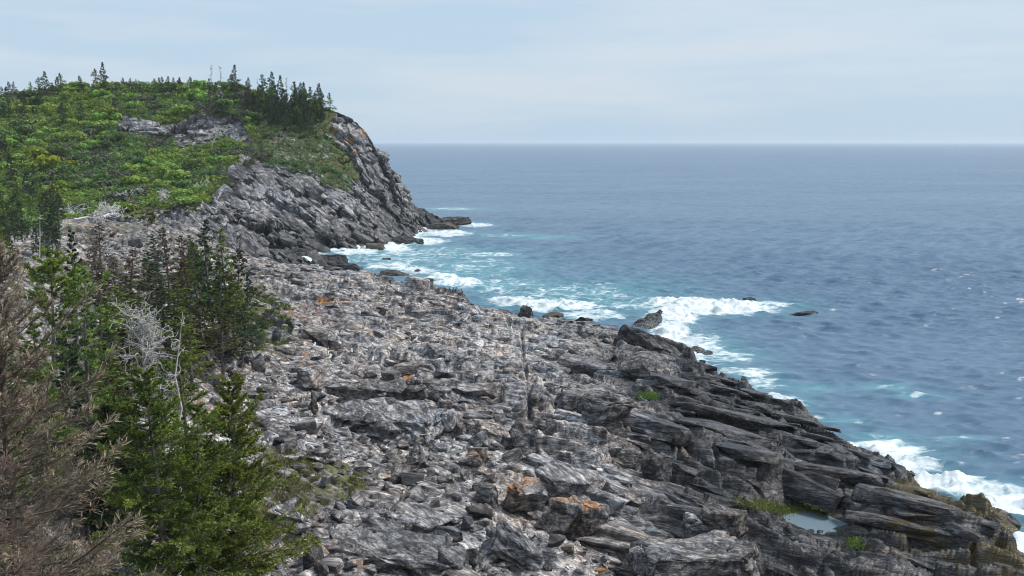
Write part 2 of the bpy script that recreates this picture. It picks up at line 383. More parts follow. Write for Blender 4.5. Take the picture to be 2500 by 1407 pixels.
def rock_material(name, terrain=False, rot=(0, R(8), R(41.3)), fs=1.0, warm=0.5, tone=1.0, veg=True, lichen=0.0, elong=6.0, bump=0.7):
    m, nt, b = new_mat(name); g = G(nt)
    tcn = nt.nodes.new('ShaderNodeTexCoord'); vec = tcn.outputs['Object']
    if not terrain:
        oi = nt.nodes.new('ShaderNodeObjectInfo'); q = nt.nodes.new('ShaderNodeVectorMath'); q.operation = 'MULTIPLY_ADD'
        cmb = nt.nodes.new('ShaderNodeCombineXYZ'); [g.l(oi.outputs['Random'], cmb.inputs[i]) for i in range(3)]
        g.l(cmb.outputs[0], q.inputs[0]); q.inputs[1].default_value = (57, 91, 33); g.l(vec, q.inputs[2]); vec = q.outputs[0]
    rv = g.mapping(vec, rot=rot)
    bed = g.mapping(rv, sc=(1 / elong, 1, 1.4)); bed2 = g.mapping(rv, sc=(0.6 / elong, 1.5, 2.0)); seam = g.mapping(rv, sc=(0.11, 1, 1.2))
    def lines(scale, w, lo, det=3):
        return g.ramp(g.math('ABSOLUTE', g.math('SUBTRACT', g.noise(seam, scale, det, 0.6, 0.3), 0.5)), [(0.0, lo), (w * 0.4, lo + 0.1), (w, 1.0)])
    big = g.noise(vec, 0.09 * fs, 5, 0.6)
    mid = g.noise(vec, 1.1 * fs, 9, 0.68)
    st = g.noise(bed, 2.6 * fs, 7, 0.65, 0.5)
    fine = g.noise(bed2, 7.0 * fs, 4, 0.6)
    vo = nt.nodes.new('ShaderNodeTexVoronoi'); vo.feature = 'DISTANCE_TO_EDGE'; vo.inputs['Scale'].default_value = 0.75 * fs
    dis = nt.nodes.new('ShaderNodeVectorMath'); dis.operation = 'MULTIPLY_ADD'
    nc = nt.nodes.new('ShaderNodeTexNoise'); nc.inputs['Scale'].default_value = 1.3 * fs; nc.inputs['Detail'].default_value = 4; g.l(bed, nc.inputs['Vector'])
    g.l(nc.outputs['Color'], dis.inputs[0]); dis.inputs[1].default_value = (0.9, 0.9, 0.9); g.l(bed, dis.inputs[2]); g.l(dis.outputs[0], vo.inputs['Vector'])
    crack = g.ramp(vo.outputs['Distance'], [(0.0, 0.0), (0.035, 0.25), (0.09, 1.0)])
    crack = g.math('MINIMUM', crack, g.math('MINIMUM', lines(1.3 * fs, 0.03, 0.0), lines(3.4 * fs, 0.035, 0.2)))
    f = g.math('ADD', g.math('MULTIPLY', mid, 0.50), g.math('MULTIPLY', st, 0.34))
    f = g.math('ADD', f, g.math('MULTIPLY', fine, 0.16))
    f = g.math('ADD', f, g.math('MULTIPLY_ADD', big, 0.28, -0.14))
    f = g.math('ADD', f, g.math('MULTIPLY_ADD', g.noise(seam, 1.5 * fs, 3, 0.6), 0.34, -0.17))
    t = tone
    col = g.ramp(f, [(0.36, (.018 * t, .018 * t, .022 * t)), (0.445, (.085 * t, .084 * t, .09 * t)), (0.52, (.215 * t, .21 * t, .216 * t)), (0.61, (.43 * t, .42 * t, .42 * t))])
    wn_ = g.noise(vec, 0.33 * fs, 5, 0.6)
    wf = g.ramp(wn_, [(0.42, 0.0), (0.6, 1.0)])
    col = g.mix(g.math('MULTIPLY', wf, warm), col, g.mix(1.0, col, (1.14, 0.96, 0.80), 'MULTIPLY'))
    cf = g.ramp(g.noise(vec, 0.21 * fs, 3, 0.6), [(0.52, 0.0), (0.66, 1.0)])
    col = g.mix(g.math('MULTIPLY', cf, 0.4), col, g.mix(1.0, col, (0.78, 0.95, 1.15), 'MULTIPLY'))
    col = g.mix(crack, g.mix(0.75, col, (.012, .012, .014)), col)  # shade inside cracks and seams is painted in as near-black colour
    rough = 0.8
    if terrain:
        mk = g.attr('mask'); sep = nt.nodes.new('ShaderNodeSeparateColor'); g.l(mk.outputs['Color'], sep.inputs[0])
        al = mk.outputs['Alpha']
        # bird-whitened and lichen-crusted tops
        spk = g.ramp(g.noise(vec, 3.2, 6, 0.7), [(0.52, 0.0), (0.62, 1.0)])
        col = g.mix(g.math('MULTIPLY', g.math('MULTIPLY', spk, al), 0.8), col, (.55, .55, .56))
        # orange lichen
        ln = g.math('SUBTRACT', g.math('ADD', g.noise(vec, 1.5, 6, 0.7), sep.outputs['Red']), 1.0)
        lf = g.ramp(ln, [(0.0, 0.0), (0.1, 1.0)])
        col = g.mix(g.math('MULTIPLY', lf, 0.85), col, g.mix(mid, (.36, .16, .045), (.52, .22, .05)))
        # dark, wetted and weedy band by the water; headland foot includes painted shade
        wet_shade = sep.outputs['Blue']
        col = g.mix(g.math('MULTIPLY', wet_shade, 0.85), col, g.mix(1.0, col, (.15, .155, .17), 'MULTIPLY'))
        wd = g.ramp(g.math('MULTIPLY', g.attr('weed').outputs['Fac'], g.noise(vec, 0.45, 5, 0.65)), [(0.44, 0.0), (0.58, 1.0)])
        col = g.mix(g.math('MULTIPLY', wd, 0.7), col, g.mix(st, (.03, .022, .006), (.15, .105, .022)))
        if veg:
            gn = g.noise(vec, 0.8, 7, 0.7); gf = g.math('SUBTRACT', g.math('ADD', gn, sep.outputs['Green']), 1.0)
            gf = g.ramp(gf, [(-0.0, 0.0), (0.09, 1.0)])
            gc = g.ramp(g.noise(vec, 0.35, 7, 0.7), [(0.3, (.05, .04, .024)), (0.45, (.075, .075, .03)), (0.56, (.10, .115, .035)), (0.7, (.19, .17, .07))])
            col = g.mix(gf, col, gc)
        rough = g.math('MULTIPLY_ADD', wet_shade, -0.42, 0.82)
    g.val(b.inputs['Roughness'], rough)
    b.inputs['Specular IOR Level'].default_value = 0.35
    hgt = g.math('ADD', g.math('MULTIPLY', f, 1.0), g.math('MULTIPLY', crack, 0.22))
    bp = nt.nodes.new('ShaderNodeBump'); bp.inputs['Strength'].default_value = bump; bp.inputs['Distance'].default_value = 0.22 / fs
    g.l(hgt, bp.inputs['Height']); g.l(bp.outputs[0], b.inputs['Normal'])
    g.l(col, b.inputs['Base Color'])
    return m

M = {}
M['shelf'] = rock_material('shelf_rock', True, tone=1.78, elong=3.5, fs=0.9, warm=0.8)
M['head'] = rock_material('cliff_rock', True, rot=(0, R(-38), 0), fs=0.5, warm=0.2, tone=1.3, elong=1.8, bump=0.45)
M['boulder'] = rock_material('boulder_rock', False, fs=1.6, warm=0.5, tone=1.1, elong=3)
M['slab'] = rock_material('pale_slab_rock', False, fs=1.3, warm=0.25, tone=1.45, elong=4)
M['darkrock'] = rock_material('dark_rock', False, fs=1.1, warm=0.5, tone=0.5, elong=4)
M['brownrock'] = rock_material('brown_rock', False, fs=1.3, warm=1.0, tone=0.85, elong=3)

# ------------------------------------------------------------------ terrain meshes
def grid_faces(nr, nc):
    i = np.arange(nr * nc).reshape(nr, nc)
    return np.stack([i[:-1, :-1], i[:-1, 1:], i[1:, 1:], i[1:, :-1]], -1).reshape(-1, 4)
def compact(V, F, *arrs):
    use = np.zeros(len(V), bool); use[F.ravel()] = True; re = np.cumsum(use) - 1
    return (V[use], re[F]) + tuple(a[use] for a in arrs)

LICH = [(790, 735, 26, 12), (860, 735, 25, 8), (745, 795, 12, 10), (890, 790, 22, 10), (905, 805, 12, 16), (785, 810, 14, 8), (900, 905, 50, 16), (905, 925, 30, 10), (995, 915, 20, 20),
        (995, 1120, 1, 1), (1160, 1110, 36, 6), (1185, 940, 28, 14), (760, 990, 10, 22), (1455, 1395, 45, 12), (1540, 1392, 34, 12), (1450, 1000, 16, 18),
        (870, 300, 40, 30), (890, 320, 14, 14), (815, 318, 18, 10), (855, 342, 20, 14), (870, 368, 18, 8), (930, 455, 10, 30), (1400, 880, 40, 18), (480, 600, 20, 8)]
LICHW = [1.0, .7, .6, .8, .8, .7, .55, .7, .9, 0, .9, .5, .6, 1, .8, .5, .45, .9, .9, .8, .8, .4, .5, .8]
WHITE = [(1450, 830, 260, 60), (1250, 800, 120, 40), (1100, 870, 180, 30), (900, 860, 120, 40), (1540, 870, 70, 40), (1020, 690, 120, 16), (1850, 1020, 140, 60), (1400, 920, 200, 50)]
GREEN = [(650, 640, 0, 0)]
TURF_POLY = [(560, 700), (640, 700), (690, 740), (700, 800), (740, 850), (680, 860), (600, 830), (520, 800)]
TURF2 = [(600, 1150), (680, 1090), (760, 1120), (900, 1150), (900, 1190), (760, 1260), (660, 1330), (560, 1420), (540, 1300)]
VEG = [(-400, 100), (-400, 640), (0, 610), (60, 590), (120, 545), (270, 520), (400, 512), (500, 498), (555, 470), (560, 440), (620, 400), (700, 410), (760, 425), (800, 455), (845, 460),
       (875, 430), (860, 395), (815, 350), (800, 300), (830, 275), (880, 300), (900, 300), (880, 250), (800, 150), (500, 100)]
BAND = [(262, 300), (300, 285), (350, 300), (430, 305), (480, 282), (540, 276), (600, 290), (618, 345), (600, 352), (545, 332), (500, 355), (470, 350), (445, 372), (420, 340), (350, 330), (290, 318)]
SOFT = [(300, 520), (370, 505), (390, 520), (370, 545), (300, 540)]
def masks(V, u, v, head):
    x, y, z = V[:, 0], V[:, 1], V[:, 2]
    m = np.zeros((len(V), 4), F32)
    for (a, b, ru, rv), w in zip(LICH, LICHW):
        q = ((u - a) / ru) ** 2 + ((v - b) / rv) ** 2
        m[:, 0] = np.maximum(m[:, 0], 0.80 * w * np.exp(-q * 0.7))
    for a, b, ru, rv in WHITE:
        q = ((u - a) / ru) ** 2 + ((v - b) / rv) ** 2; m[:, 3] = np.maximum(m[:, 3], np.exp(-q))
    wob = fbm2(x / 9, y / 9, 3, 81)
    sd = land_sd(x, y)
    if head:
        m[:, 2] = 0.8 * sstep(11, 2.5, z + 5 * wob)  # cliff foot darkened in the colour: wet rock and painted shade together
        uu = u + 30 * wob; vv = v + 22 * fbm2(x / 7, y / 7, 3, 82)
        gm = inpoly(uu, vv, VEG) & ~inpoly(uu, vv, BAND) | inpoly(uu, vv, SOFT)
        m[:, 1] = np.where(gm, 0.95, 0.3 + 0.12 * wob)
        m[:, 1] = np.where((u > 1050) | (z < 4), 0, m[:, 1])
        m[:, 3] = np.maximum(m[:, 3] * 0, np.where(inpoly(uu, vv, BAND), 0.9, 0.0)); m[:, 3] = np.maximum(m[:, 3], 0.8 * np.exp(-((u - 680) / 90) ** 2 - ((v - 475) / 40) ** 2))
        gb = sstep(-0.15, 0.2, fbm2(x / 5, y / 5, 3, 83))
        m[:, 1] = np.where(gm & (u > 640), np.minimum(m[:, 1], 0.55 + 0.4 * gb), m[:, 1])
    else:
        m[:, 0] = np.maximum(m[:, 0], (0.35 + 0.25 * fbm2(x / 7, y / 7, 2, 86)) * sstep(1700, 1400, u) * sstep(20, 40, sd))
        # black-stained and weedy seaward rock, fading inland
        k = sstep(34, 12, sd + 12 * wob); dark = sstep(1420, 1800, u + 110 * wob) * sstep(770, 840, v) * (1 - 0.6 * sstep(1340, 1400, v) * sstep(1950, 1850, u))
        m[:, 2] = np.clip(0.95 * dark + 0.45 * k * sstep(1200, 1500, u) + sstep(4, 0.5, sd + 3 * wob) * 0.9, 0, 1)
        uu = u + 40 * wob; vv = v + 26 * fbm2(x / 5, y / 5, 3, 84)
        m[:, 1] = np.where(inpoly(uu, vv, TURF_POLY), 0.56, 0.0)
        m[:, 1] = np.maximum(m[:, 1], np.where(inpoly(uu, vv, TURF2), 0.58, 0.0))
        m[:, 1] = np.maximum(m[:, 1], sstep(0, 8, -(x + 4 + 0.235 * y)) * (0.5 + 0.14 * sstep(90, 60, y) + 0.1 * wob))
        m[:, 1] = np.maximum(m[:, 1], sstep(44, 36, y) * 0.95)
    return m

TH = np.tan(np.linspace(math.atan(-0.62), math.atan(0.62), 1150))
def polar(rows, th):
    Y, T = np.meshgrid(rows, th, indexing='ij'); return Y * T, Y
# rock shelf and bluff
rows = [-30.0]
while rows[-1] < 236:
    r = rows[-1]; rows.append(r + (3.0 if r < 36 else max(0.16, r * 0.0021)))
rows = np.array(rows)
th_in = TH
X, Y = polar(np.where(rows < 1, 1, rows), th_in)
X = np.where(rows[:, None] < 36, th_in[None, :] * np.clip(rows, 40, None)[:, None] * 1.2, X)
X = np.where((rows[:, None] >= 36) & (rows[:, None] < 44), th_in[None, :] * (40 * 1.2 + (rows[:, None] - 40) * 0.2), X); Y = np.broadcast_to(rows[:, None], X.shape).copy()
X = np.where(rows[:, None] >= 44, th_in[None, :] * np.maximum(rows[:, None], 48.8), X)
Z = height(X, Y)
def soften(Z, n=1):
    for _ in range(n):
        Z[1:-1] = 0.16 * Z[:-2] + 0.68 * Z[1:-1] + 0.16 * Z[2:]; Z[:, 1:-1] = 0.18 * Z[:, :-2] + 0.64 * Z[:, 1:-1] + 0.18 * Z[:, 2:]
    return Z
last = Z[-1].copy(); Z = soften(Z); Z[-1] = last
V = np.stack([X, Y, Z], -1).reshape(-1, 3); F = grid_faces(*X.shape)
F = F[(V[F, 2] > -2.5).any(1)]
V, F = compact(V, F)
# jointed slabs and blocks of the bedrock itself, lying along the strike; each sunk into the shelf
rng = np.random.default_rng(3)
bl = [hull_rock(700 + i, (1.0, rng.uniform(.5, .8), rng.uniform(.25, .5)), int(rng.integers(10, 16)), flat=.75, bev=.08) for i in range(16)]
lg = [hull_rock(730 + i, (1.0, rng.uniform(.24, .36), rng.uniform(.12, .2)), int(rng.integers(14, 22)), flat=.75, cuts=1, rough=.035, bev=.16) for i in range(12)]
N = 15000; bx = rng.uniform(-75, 75, N); by = 48 * (235 / 48) ** rng.random(N); bz = height(bx, by); bsd = land_sd(bx, by); uu, vv = proj(bx, by, bz)
ok = (bsd > 0.8) & (uu > 480) & (uu < 2560) & (vv < 1480) & ~((uu < 640) & (vv > 850)) & ~((uu < 700) & (vv > 1080)) & (rng.random(N) < 0.40)
for q in POOLS:
    ok &= ~((np.abs(uu - q[0]) < q[3] * 2.8) & (vv - q[1] > -q[4] * 3.5) & (vv - q[1] < q[4] * 6.5))
ok &= ~((np.abs(uu - 1585) < 60) & (vv > 950) & (vv < 1010)) & ~((np.abs(uu - 1880) < 100) & (vv > 1215) & (vv < 1275))
VS, FS, n0 = [V], [F], len(V); nslab = 0; FT = []
for i in np.nonzero(ok)[0]:
    right = rng.random() < sstep(1300, 1750, uu[i]) * sstep(740, 860, vv[i])
    Vb, Fb = (lg if right else bl)[int(rng.integers(12))]
    sz = min((2.6 if right else 1.25) * (1 + rng.pareto(2.6)), 11.0 if right else 6.5) * (0.75 + by[i] / 300)
    if uu[i] > 1200 and uu[i] < 1400 and 760 < vv[i] < 1130:
        fu = np.interp(vv[i], [775, 880, 960, 1050, 1120], [1272, 1283, 1290, 1296, 1318])
        if abs(fu - uu[i]) < 0.62 * sz * 2500 / by[i]: continue
    sz = min(sz, max(0.8, 1.3 * bsd[i] + 0.6))
    if uu[i] > 2430 or (uu[i] > 2250 and vv[i] > 1330): continue
    yaw = -0.72 + rng.normal() * (.13 if right else .35) + (0 if rng.random() < .75 else 1.4) * (not right)
    rm = np.array(Euler((rng.normal() * .07 - (.16 if right else .02), rng.normal() * .08 + .04, yaw), 'XYZ').to_matrix())
    hgt_ = Vb[:, 2].max() * sz
    W = (Vb * sz - np.array([0, 0, hgt_ * rng.uniform(.45, .72)])) @ rm.T + np.array([bx[i], by[i], bz[i]])
    VS.append(W); FT.append(Fb + n0); n0 += len(W)
nsm = len(F); V = np.concatenate(VS); FT = np.concatenate(FT)
u, v = proj(V[:, 0], V[:, 1], V[:, 2])
sdv = land_sd(V[:, 0], V[:, 1])
weed = sstep(9, 1, sdv + 5 * fbm2(V[:, 0] / 6, V[:, 1] / 6, 3, 85)) * sstep(3.2, 1.2, V[:, 2]) + 0.9 * sstep(2000, 2200, u) * sstep(1160, 1200, v) * sstep(16, 8, sdv)
me = mesh_from('rock_shelf', V, [F, FT], M['shelf'], smooth=np.concatenate([np.ones(nsm, bool), np.zeros(len(FT), bool)]), attrs={'weed': weed}, cols={'mask': masks(V, u, v, False)})
shelf = tag(obj('rock_shelf', me), 'grey bedded rock shelf sloping down to the surf', None, None, 'structure')

# headland
rows = np.concatenate([np.arange(rows[-1], 400, 0.34), np.arange(400, 500, 1.2)]); rows = rows[:]
th_h = TH[TH < 0.0]
X, Y = polar(rows, th_h); Z = height(X, Y)
u, v = proj(X, Y, Z)
wob = fbm2(X / 9, Y / 9, 3, 81)
gm = inpoly(u + 30 * wob, v, VEG) & ~inpoly(u + 30 * wob, v, BAND)
amp = np.where(gm, 0.35, 1.0) * sstep(0, 5, rows - rows[0])[:, None]
# relief of the cliff, pushed out along the face, long joints running down to the right
ang = R(38) + 0.5 * fbm2(X / 40, Z / 30, 2, 95); ca, sa = np.cos(ang), np.sin(ang)
a1 = X * ca - Z * sa; a2 = X * sa + Z * ca; a3 = Y
wx = 0.8 * fbm2(X / 7, Z / 6, 3, 91)
D = np.zeros(X.shape)
for sz, el, am, sd_, cr in ((12.0, 1.5, 4.0, 101, 1.4), (4.5, 1.5, 1.5, 111, 0.8)):
    f1, f2, c, ox, oz = worley3(a1 / (sz * el) + wx, a2 / sz + wx * 0.7, a3 / sz, sd_)
    D += am * ((c - 0.5) * 1.1 + 0.6 * oz) - cr * (1 - sstep(0.0, 0.12, f2 - f1))
D += 0.2 * fbm2(a1 / 2, a2 / 1.2, 3, 131)
D *= amp
gz = np.gradient(Z, axis=0) / np.gradient(Y, axis=0)
steep = sstep(0.1, 0.5, np.abs(gz))
nx, ny, nz_ = 0.35, -0.72, 0.6
V = np.stack([X + nx * D * steep, Y + ny * D * steep, Z + nz_ * D * (0.5 + 0.5 * steep)], -1)
V[0] = np.stack([X, Y, Z], -1)[0]
V = V.reshape(-1, 3); F = grid_faces(*X.shape); F = F[(V[F, 2] > -2.5).any(1)]
V, F = compact(V, F); u, v = proj(V[:, 0], V[:, 1], V[:, 2])
# angular joint faces of the cliff, long sides running down to the right
cand = np.nonzero((u > 440) & (u < 1050) & (v > 270) & (V[:, 2] > 0.5) & ~inpoly(u, v, VEG) & ~inpoly(u, v - 14, VEG) | inpoly(u, v, BAND))[0]
cand = rng.choice(cand, 1150); VS, FT, n0 = [V], [], len(V)
for i in cand:
    Vb, Fb = (bl + lg)[int(rng.integers(28))]; band = bool(inpoly(u[i:i + 1], v[i:i + 1], BAND)[0])
    sz = min(2.6 * (1 + rng.pareto(2.2)), 13.0 if u[i] < 850 else 7.0) * (0.75 if band else 1) * (0.55 if u[i] > 770 and v[i] < 340 else 1)
    rm = np.array((Euler((rng.normal() * .2 + (.5 if not band else .9), (0.62 if not band else 0.1) + rng.normal() * .16, -.25 + rng.normal() * .2), 'XYZ')).to_matrix())
    hh_ = Vb[:, 2].max() * sz
    W = (Vb * sz - np.array([0, 0, hh_ * rng.uniform(.62, .86)])) @ rm.T + V[i]
    VS.append(W); FT.append(Fb + n0); n0 += len(W)
V = np.concatenate(VS); F = [F, np.concatenate(FT)]; u, v = proj(V[:, 0], V[:, 1], V[:, 2]); mk_h = masks(V, u, v, True); nb_ = len(VS[0]); mk_h[nb_:, 1] = np.minimum(mk_h[nb_:, 1], 0.33)
me = mesh_from('headland', V, F, M['head'], smooth=False, attrs={'weed': sstep(2.5, 1.0, V[:, 2]) * 0.9}, cols={'mask': mk_h})
headland = tag(obj('headland', me), 'steep grey headland with green wooded back', None, None, 'structure')

# heights of the finished meshes (slabs included)
from mathutils.bvhtree import BVHTree
_dg = bpy.context.evaluated_depsgraph_get()
BV_S = BVHTree.FromObject(shelf, _dg); BV_H = BVHTree.FromObject(headland, _dg)
def tops(x, y):
    out = np.empty(len(x)); dn = Vector((0, 0, -1))
    for i, (a, b_) in enumerate(zip(x, y)):
        r = (BV_S if b_ < 236 else BV_H).ray_cast(Vector((a, b_, 90)), dn); out[i] = r[0].z if r[0] is not None else float(height([a], [b_])[0])
    return out
def seen(us, vs):
    """first point of the land that a viewer meets along the ray of a pixel"""
    out = []
    for a, b_ in zip(us, vs):
        d = Vector(ray(a, b_)).normalized(); best = None
        for t_ in (BV_S, BV_H):
            r = t_.ray_cast(Vector((0, 0, CAM_H)) + d * 36, d)
            if r[0] is not None and (best is None or r[3] < best[3]): best = r
        out.append(tuple(best[0]) if best else (np.nan,) * 3)
    return np.array(out)
# find terrain under a pixel, sampled along its ray
_T = np.concatenate([np.arange(36, 240, 0.5), np.arange(240, 420, 1.0)])
def hits(us, vs):
    out = []
    us = np.atleast_1d(us); vs = np.atleast_1d(vs)
    for a in range(0, len(us), 400):
        x, y, w = ray(us[a:a + 400], vs[a:a + 400])
        t = _T[None, :] / y[:, None]
        XX = x[:, None] * t; YY = np.broadcast_to(_T[None, :], XX.shape); ZZ = CAM_H + w[:, None] * t
        H = np.maximum(height(XX, YY, False), 0)
        k = np.argmax(H >= ZZ, 1); ok = (H >= ZZ).any(1)
        r = np.stack([XX[np.arange(len(k)), k], YY[np.arange(len(k)), k], H[np.arange(len(k)), k]], -1)
        r[~ok] = np.nan; out.append(r)
    return np.concatenate(out)

# ------------------------------------------------------------------ sea
FOAM = [(1400, 720, 190, 30, .52), (1150, 655, 130, 30, .48), (950, 632, 150, 20, .56), (1240, 700, 120, 20, .55), (1060, 620, 140, 16, .52), (1680, 880, 60, 30, .8),  # u, v, ru, rv, strength
    (1680, 742, 90, 14, 1.0), (1760, 752, 130, 16, 1.0), (1640, 775, 60, 22, 1.0), (1850, 745, 90, 9, .75), (1640, 815, 45, 22, 1.0), (1560, 745, 120, 14, .6), (1700, 840, 70, 22, .75),
    (1760, 870, 80, 18, .7), (1820, 910, 70, 10, .75), (1900, 985, 70, 16, .85), (1860, 940, 60, 12, .6), (1350, 748, 110, 12, .95), (1450, 770, 80, 12, .8), (1480, 735, 80, 10, .5), (1250, 735, 60, 8, .9),
    (1120, 690, 60, 10, .95), (1080, 676, 40, 8, .9), (1010, 660, 60, 9, .8), (940, 650, 60, 8, .8), (1000, 620, 120, 12, .55), (870, 615, 60, 7, .85), (940, 608, 70, 8, .9), (1030, 590, 60, 8, .9), (1090, 570, 60, 7, .85), (1160, 550, 40, 5, .8), (730, 640, 40, 7, 1.0),
    (800, 630, 70, 8, .55), (1200, 622, 70, 5, .75), (1130, 655, 70, 6, .5), (1230, 575, 60, 4, .5), (1100, 510, 60, 3, .6), (1330, 580, 60, 4, .45), (1250, 690, 90, 8, .45),
    (2110, 1100, 140, 18, .85), (2180, 1135, 120, 20, .85), (2290, 1185, 110, 22, 1.0), (2370, 1200, 140, 22, .9), (2450, 1235, 90, 34, .95), (2480, 1340, 70, 40, 1.0), (2490, 1390, 50, 30, 1.0), (2430, 1310, 40, 20, .9),
    (2160, 945, 50, 8, .6), (2240, 965, 50, 6, .5), (2330, 1070, 60, 6, .45), (2150, 1065, 70, 8, .5), (2050, 1030, 60, 10, .45), (1980, 950, 60, 8, .35), (2230, 1250, 60, 10, .5)]
rows = [58.0]
while rows[-1] < 40000:
    r = rows[-1]; rows.append(r + max(0.32, r * r * 1.1e-5) if r < 1500 else r * 1.12)
rows = np.array(rows)
th_s = np.linspace(-0.36, 0.62, 860)
th_s[0] = -1.2; th_s[-1] = 1.2
X, Y = polar(rows, th_s)
rng = np.random.default_rng(5)
Z = np.zeros(X.shape); DX = np.zeros(X.shape); DY = np.zeros(X.shape)
patch = 0.9 + 0.45 * fbm2(X / 45, Y / 45, 3, 201)
for i in range(46):
    lam = 1.2 * (6.5 / 1.2) ** rng.random(); th = R(-104) + rng.normal() * 0.42; k = 2 * math.pi / lam
    am = 0.0175 * lam ** 0.75; ph = rng.random() * 6.28
    spc = np.maximum(0.32, rows * rows * 1.1e-5)[:, None]
    fade = sstep(0.5, 0.22, spc / lam)
    arg = k * (math.cos(th) * X + math.sin(th) * Y) + ph + 1.4 * fbm2(X / (lam * 4), Y / (lam * 4), 1, 300 + i) * 2
    Z += am * np.sin(arg) * fade; DX -= am * 0.8 * math.cos(th) * np.cos(arg) * -1 * fade; DY -= am * 0.8 * math.sin(th) * np.cos(arg) * -1 * fade
Z *= patch; 
near = Y[:, :] < 700
u, v = proj(X, Y, 0 * X)
sd = np.full(X.shape, -200.0); sd[near] = land_sd(X[near], Y[near])
fo = np.zeros(X.shape); sh = np.zeros(X.shape)
for a, b, ru, rv, s in FOAM:
    q = ((u - a) / (ru * 1.25)) ** 2 + ((v - b) / (rv * 1.25)) ** 2; fo = np.maximum(fo, s * np.exp(-q * q * 0.9)); sh = np.maximum(sh, np.exp(-q * 0.5))
nfo = fbm2(X / 6, Y / 6, 3, 211)
fo = np.maximum(fo, 0.85 * np.exp(-np.maximum(-sd, 0) / (3.2 + 4 * np.clip(nfo + .3, 0, 1))))
fo = np.maximum(fo, 0.34 * np.exp(-np.maximum(-sd, 0) / 16))
fo = np.where(Y > 480, fo * 0.4, fo)
sh = np.maximum(sh * 0.85, np.exp(-np.maximum(-sd, 0) / 7))
Z += 0.75 * sstep(0.6, 1.0, fo) * (0.6 + 1.6 * fbm2(X / 1.6, Y / 1.6, 3, 221)) + 0.25 * sh * fbm2(X / 5, Y / 5, 2, 231)
V = np.stack([X + DX * patch, Y + DY * patch, Z], -1).reshape(-1, 3); F = grid_faces(*X.shape)
F = F[(sd.reshape(-1)[F] < 14).any(1)]
rip = (0.8 + 0.2 * sstep(120, 420, Y)).reshape(-1)
V, F, fo, sh, rip = compact(V, F, fo.reshape(-1), sh.reshape(-1), rip)
m, nt, b = new_mat('sea_water'); g = G(nt)
tcn = nt.nodes.new('ShaderNodeTexCoord'); vec = tcn.outputs['Object']
foam = g.attr('foam').outputs['Fac']; shal = g.attr('shallow').outputs['Fac']
wv = g.mapping(vec, rot=(0, 0, R(14)), sc=(0.4, 1, 1))
# wavelet slopes: small tilts of the surface from two noises (finer than the mesh)
def slopes(scale, det, amp):
    q = nt.nodes.new('ShaderNodeTexNoise'); q.inputs['Scale'].default_value = scale; q.inputs['Detail'].default_value = det; q.inputs['Roughness'].default_value = 0.6; q.inputs['Distortion'].default_value = 0.4
    g.l(wv, q.inputs['Vector']); o_ = nt.nodes.new('ShaderNodeVectorMath'); o_.operation = 'MULTIPLY_ADD'; g.l(q.outputs['Color'], o_.inputs[0])
    o_.inputs[1].default_value = (amp * .7, amp, 0); o_.inputs[2].default_value = (-amp * .35, -amp * .5, 0); return o_.outputs[0]
def vadd(a, b_):
    o_ = nt.nodes.new('ShaderNodeVectorMath'); o_.operation = 'ADD'; g.l(a, o_.inputs[0]); g.l(b_, o_.inputs[1]); return o_.outputs[0]
sl = vadd(vadd(slopes(1.8, 3, 1.0), slopes(0.5, 3, 1.5)), slopes(0.11, 3, 0.5))
rs = nt.nodes.new('ShaderNodeVectorMath'); rs.operation = 'SCALE'; g.l(sl, rs.inputs[0]); g.l(g.attr('ripple').outputs['Fac'], rs.inputs['Scale'])
geo = nt.nodes.new('ShaderNodeNewGeometry'); bp = nt.nodes.new('ShaderNodeVectorMath'); bp.operation = 'NORMALIZE'; g.l(vadd(geo.outputs['Normal'], rs.outputs[0]), bp.inputs[0])
deep = g.ramp(g.noise(wv, 0.012, 5, 0.6), [(0.35, (.082, .142, .222)), (0.65, (.110, .178, .265))])
wc = g.mix(g.math('MULTIPLY', g.math('POWER', shal, 1.5), 0.8, clamp=True), deep, (.12, .33, .37))
fw = g.mapping(vec, rot=(0, 0, R(24)), sc=(0.5, 1.0, 1))
lv = nt.nodes.new('ShaderNodeTexVoronoi'); lv.feature = 'DISTANCE_TO_EDGE'; lv.inputs['Scale'].default_value = 0.55
ld = nt.nodes.new('ShaderNodeVectorMath'); ld.operation = 'MULTIPLY_ADD'; lc = nt.nodes.new('ShaderNodeTexNoise'); lc.inputs['Scale'].default_value = 0.6; lc.inputs['Detail'].default_value = 5
g.l(fw, lc.inputs['Vector']); g.l(lc.outputs['Color'], ld.inputs[0]); ld.inputs[1].default_value = (2.4, 2.4, 0); g.l(fw, ld.inputs[2]); g.l(ld.outputs[0], lv.inputs['Vector'])
lace = g.ramp(lv.outputs['Distance'], [(0.0, 1.0), (0.22, 0.0)])
fn = g.math('ADD', g.math('MULTIPLY', g.noise(fw, 0.30, 9, 0.72, 0.8), 0.72), g.math('MULTIPLY', g.noise(fw, 1.7, 6, 0.75, 0.6), 0.28))
fn = g.math('MULTIPLY_ADD', lace, 0.12, fn)
ff = g.ramp(g.math('SUBTRACT', g.math('MULTIPLY_ADD', foam, 0.48, fn), 0.81), [(0.0, 0.0), (0.05, 0.35), (0.14, 0.8), (0.25, 1.0)])
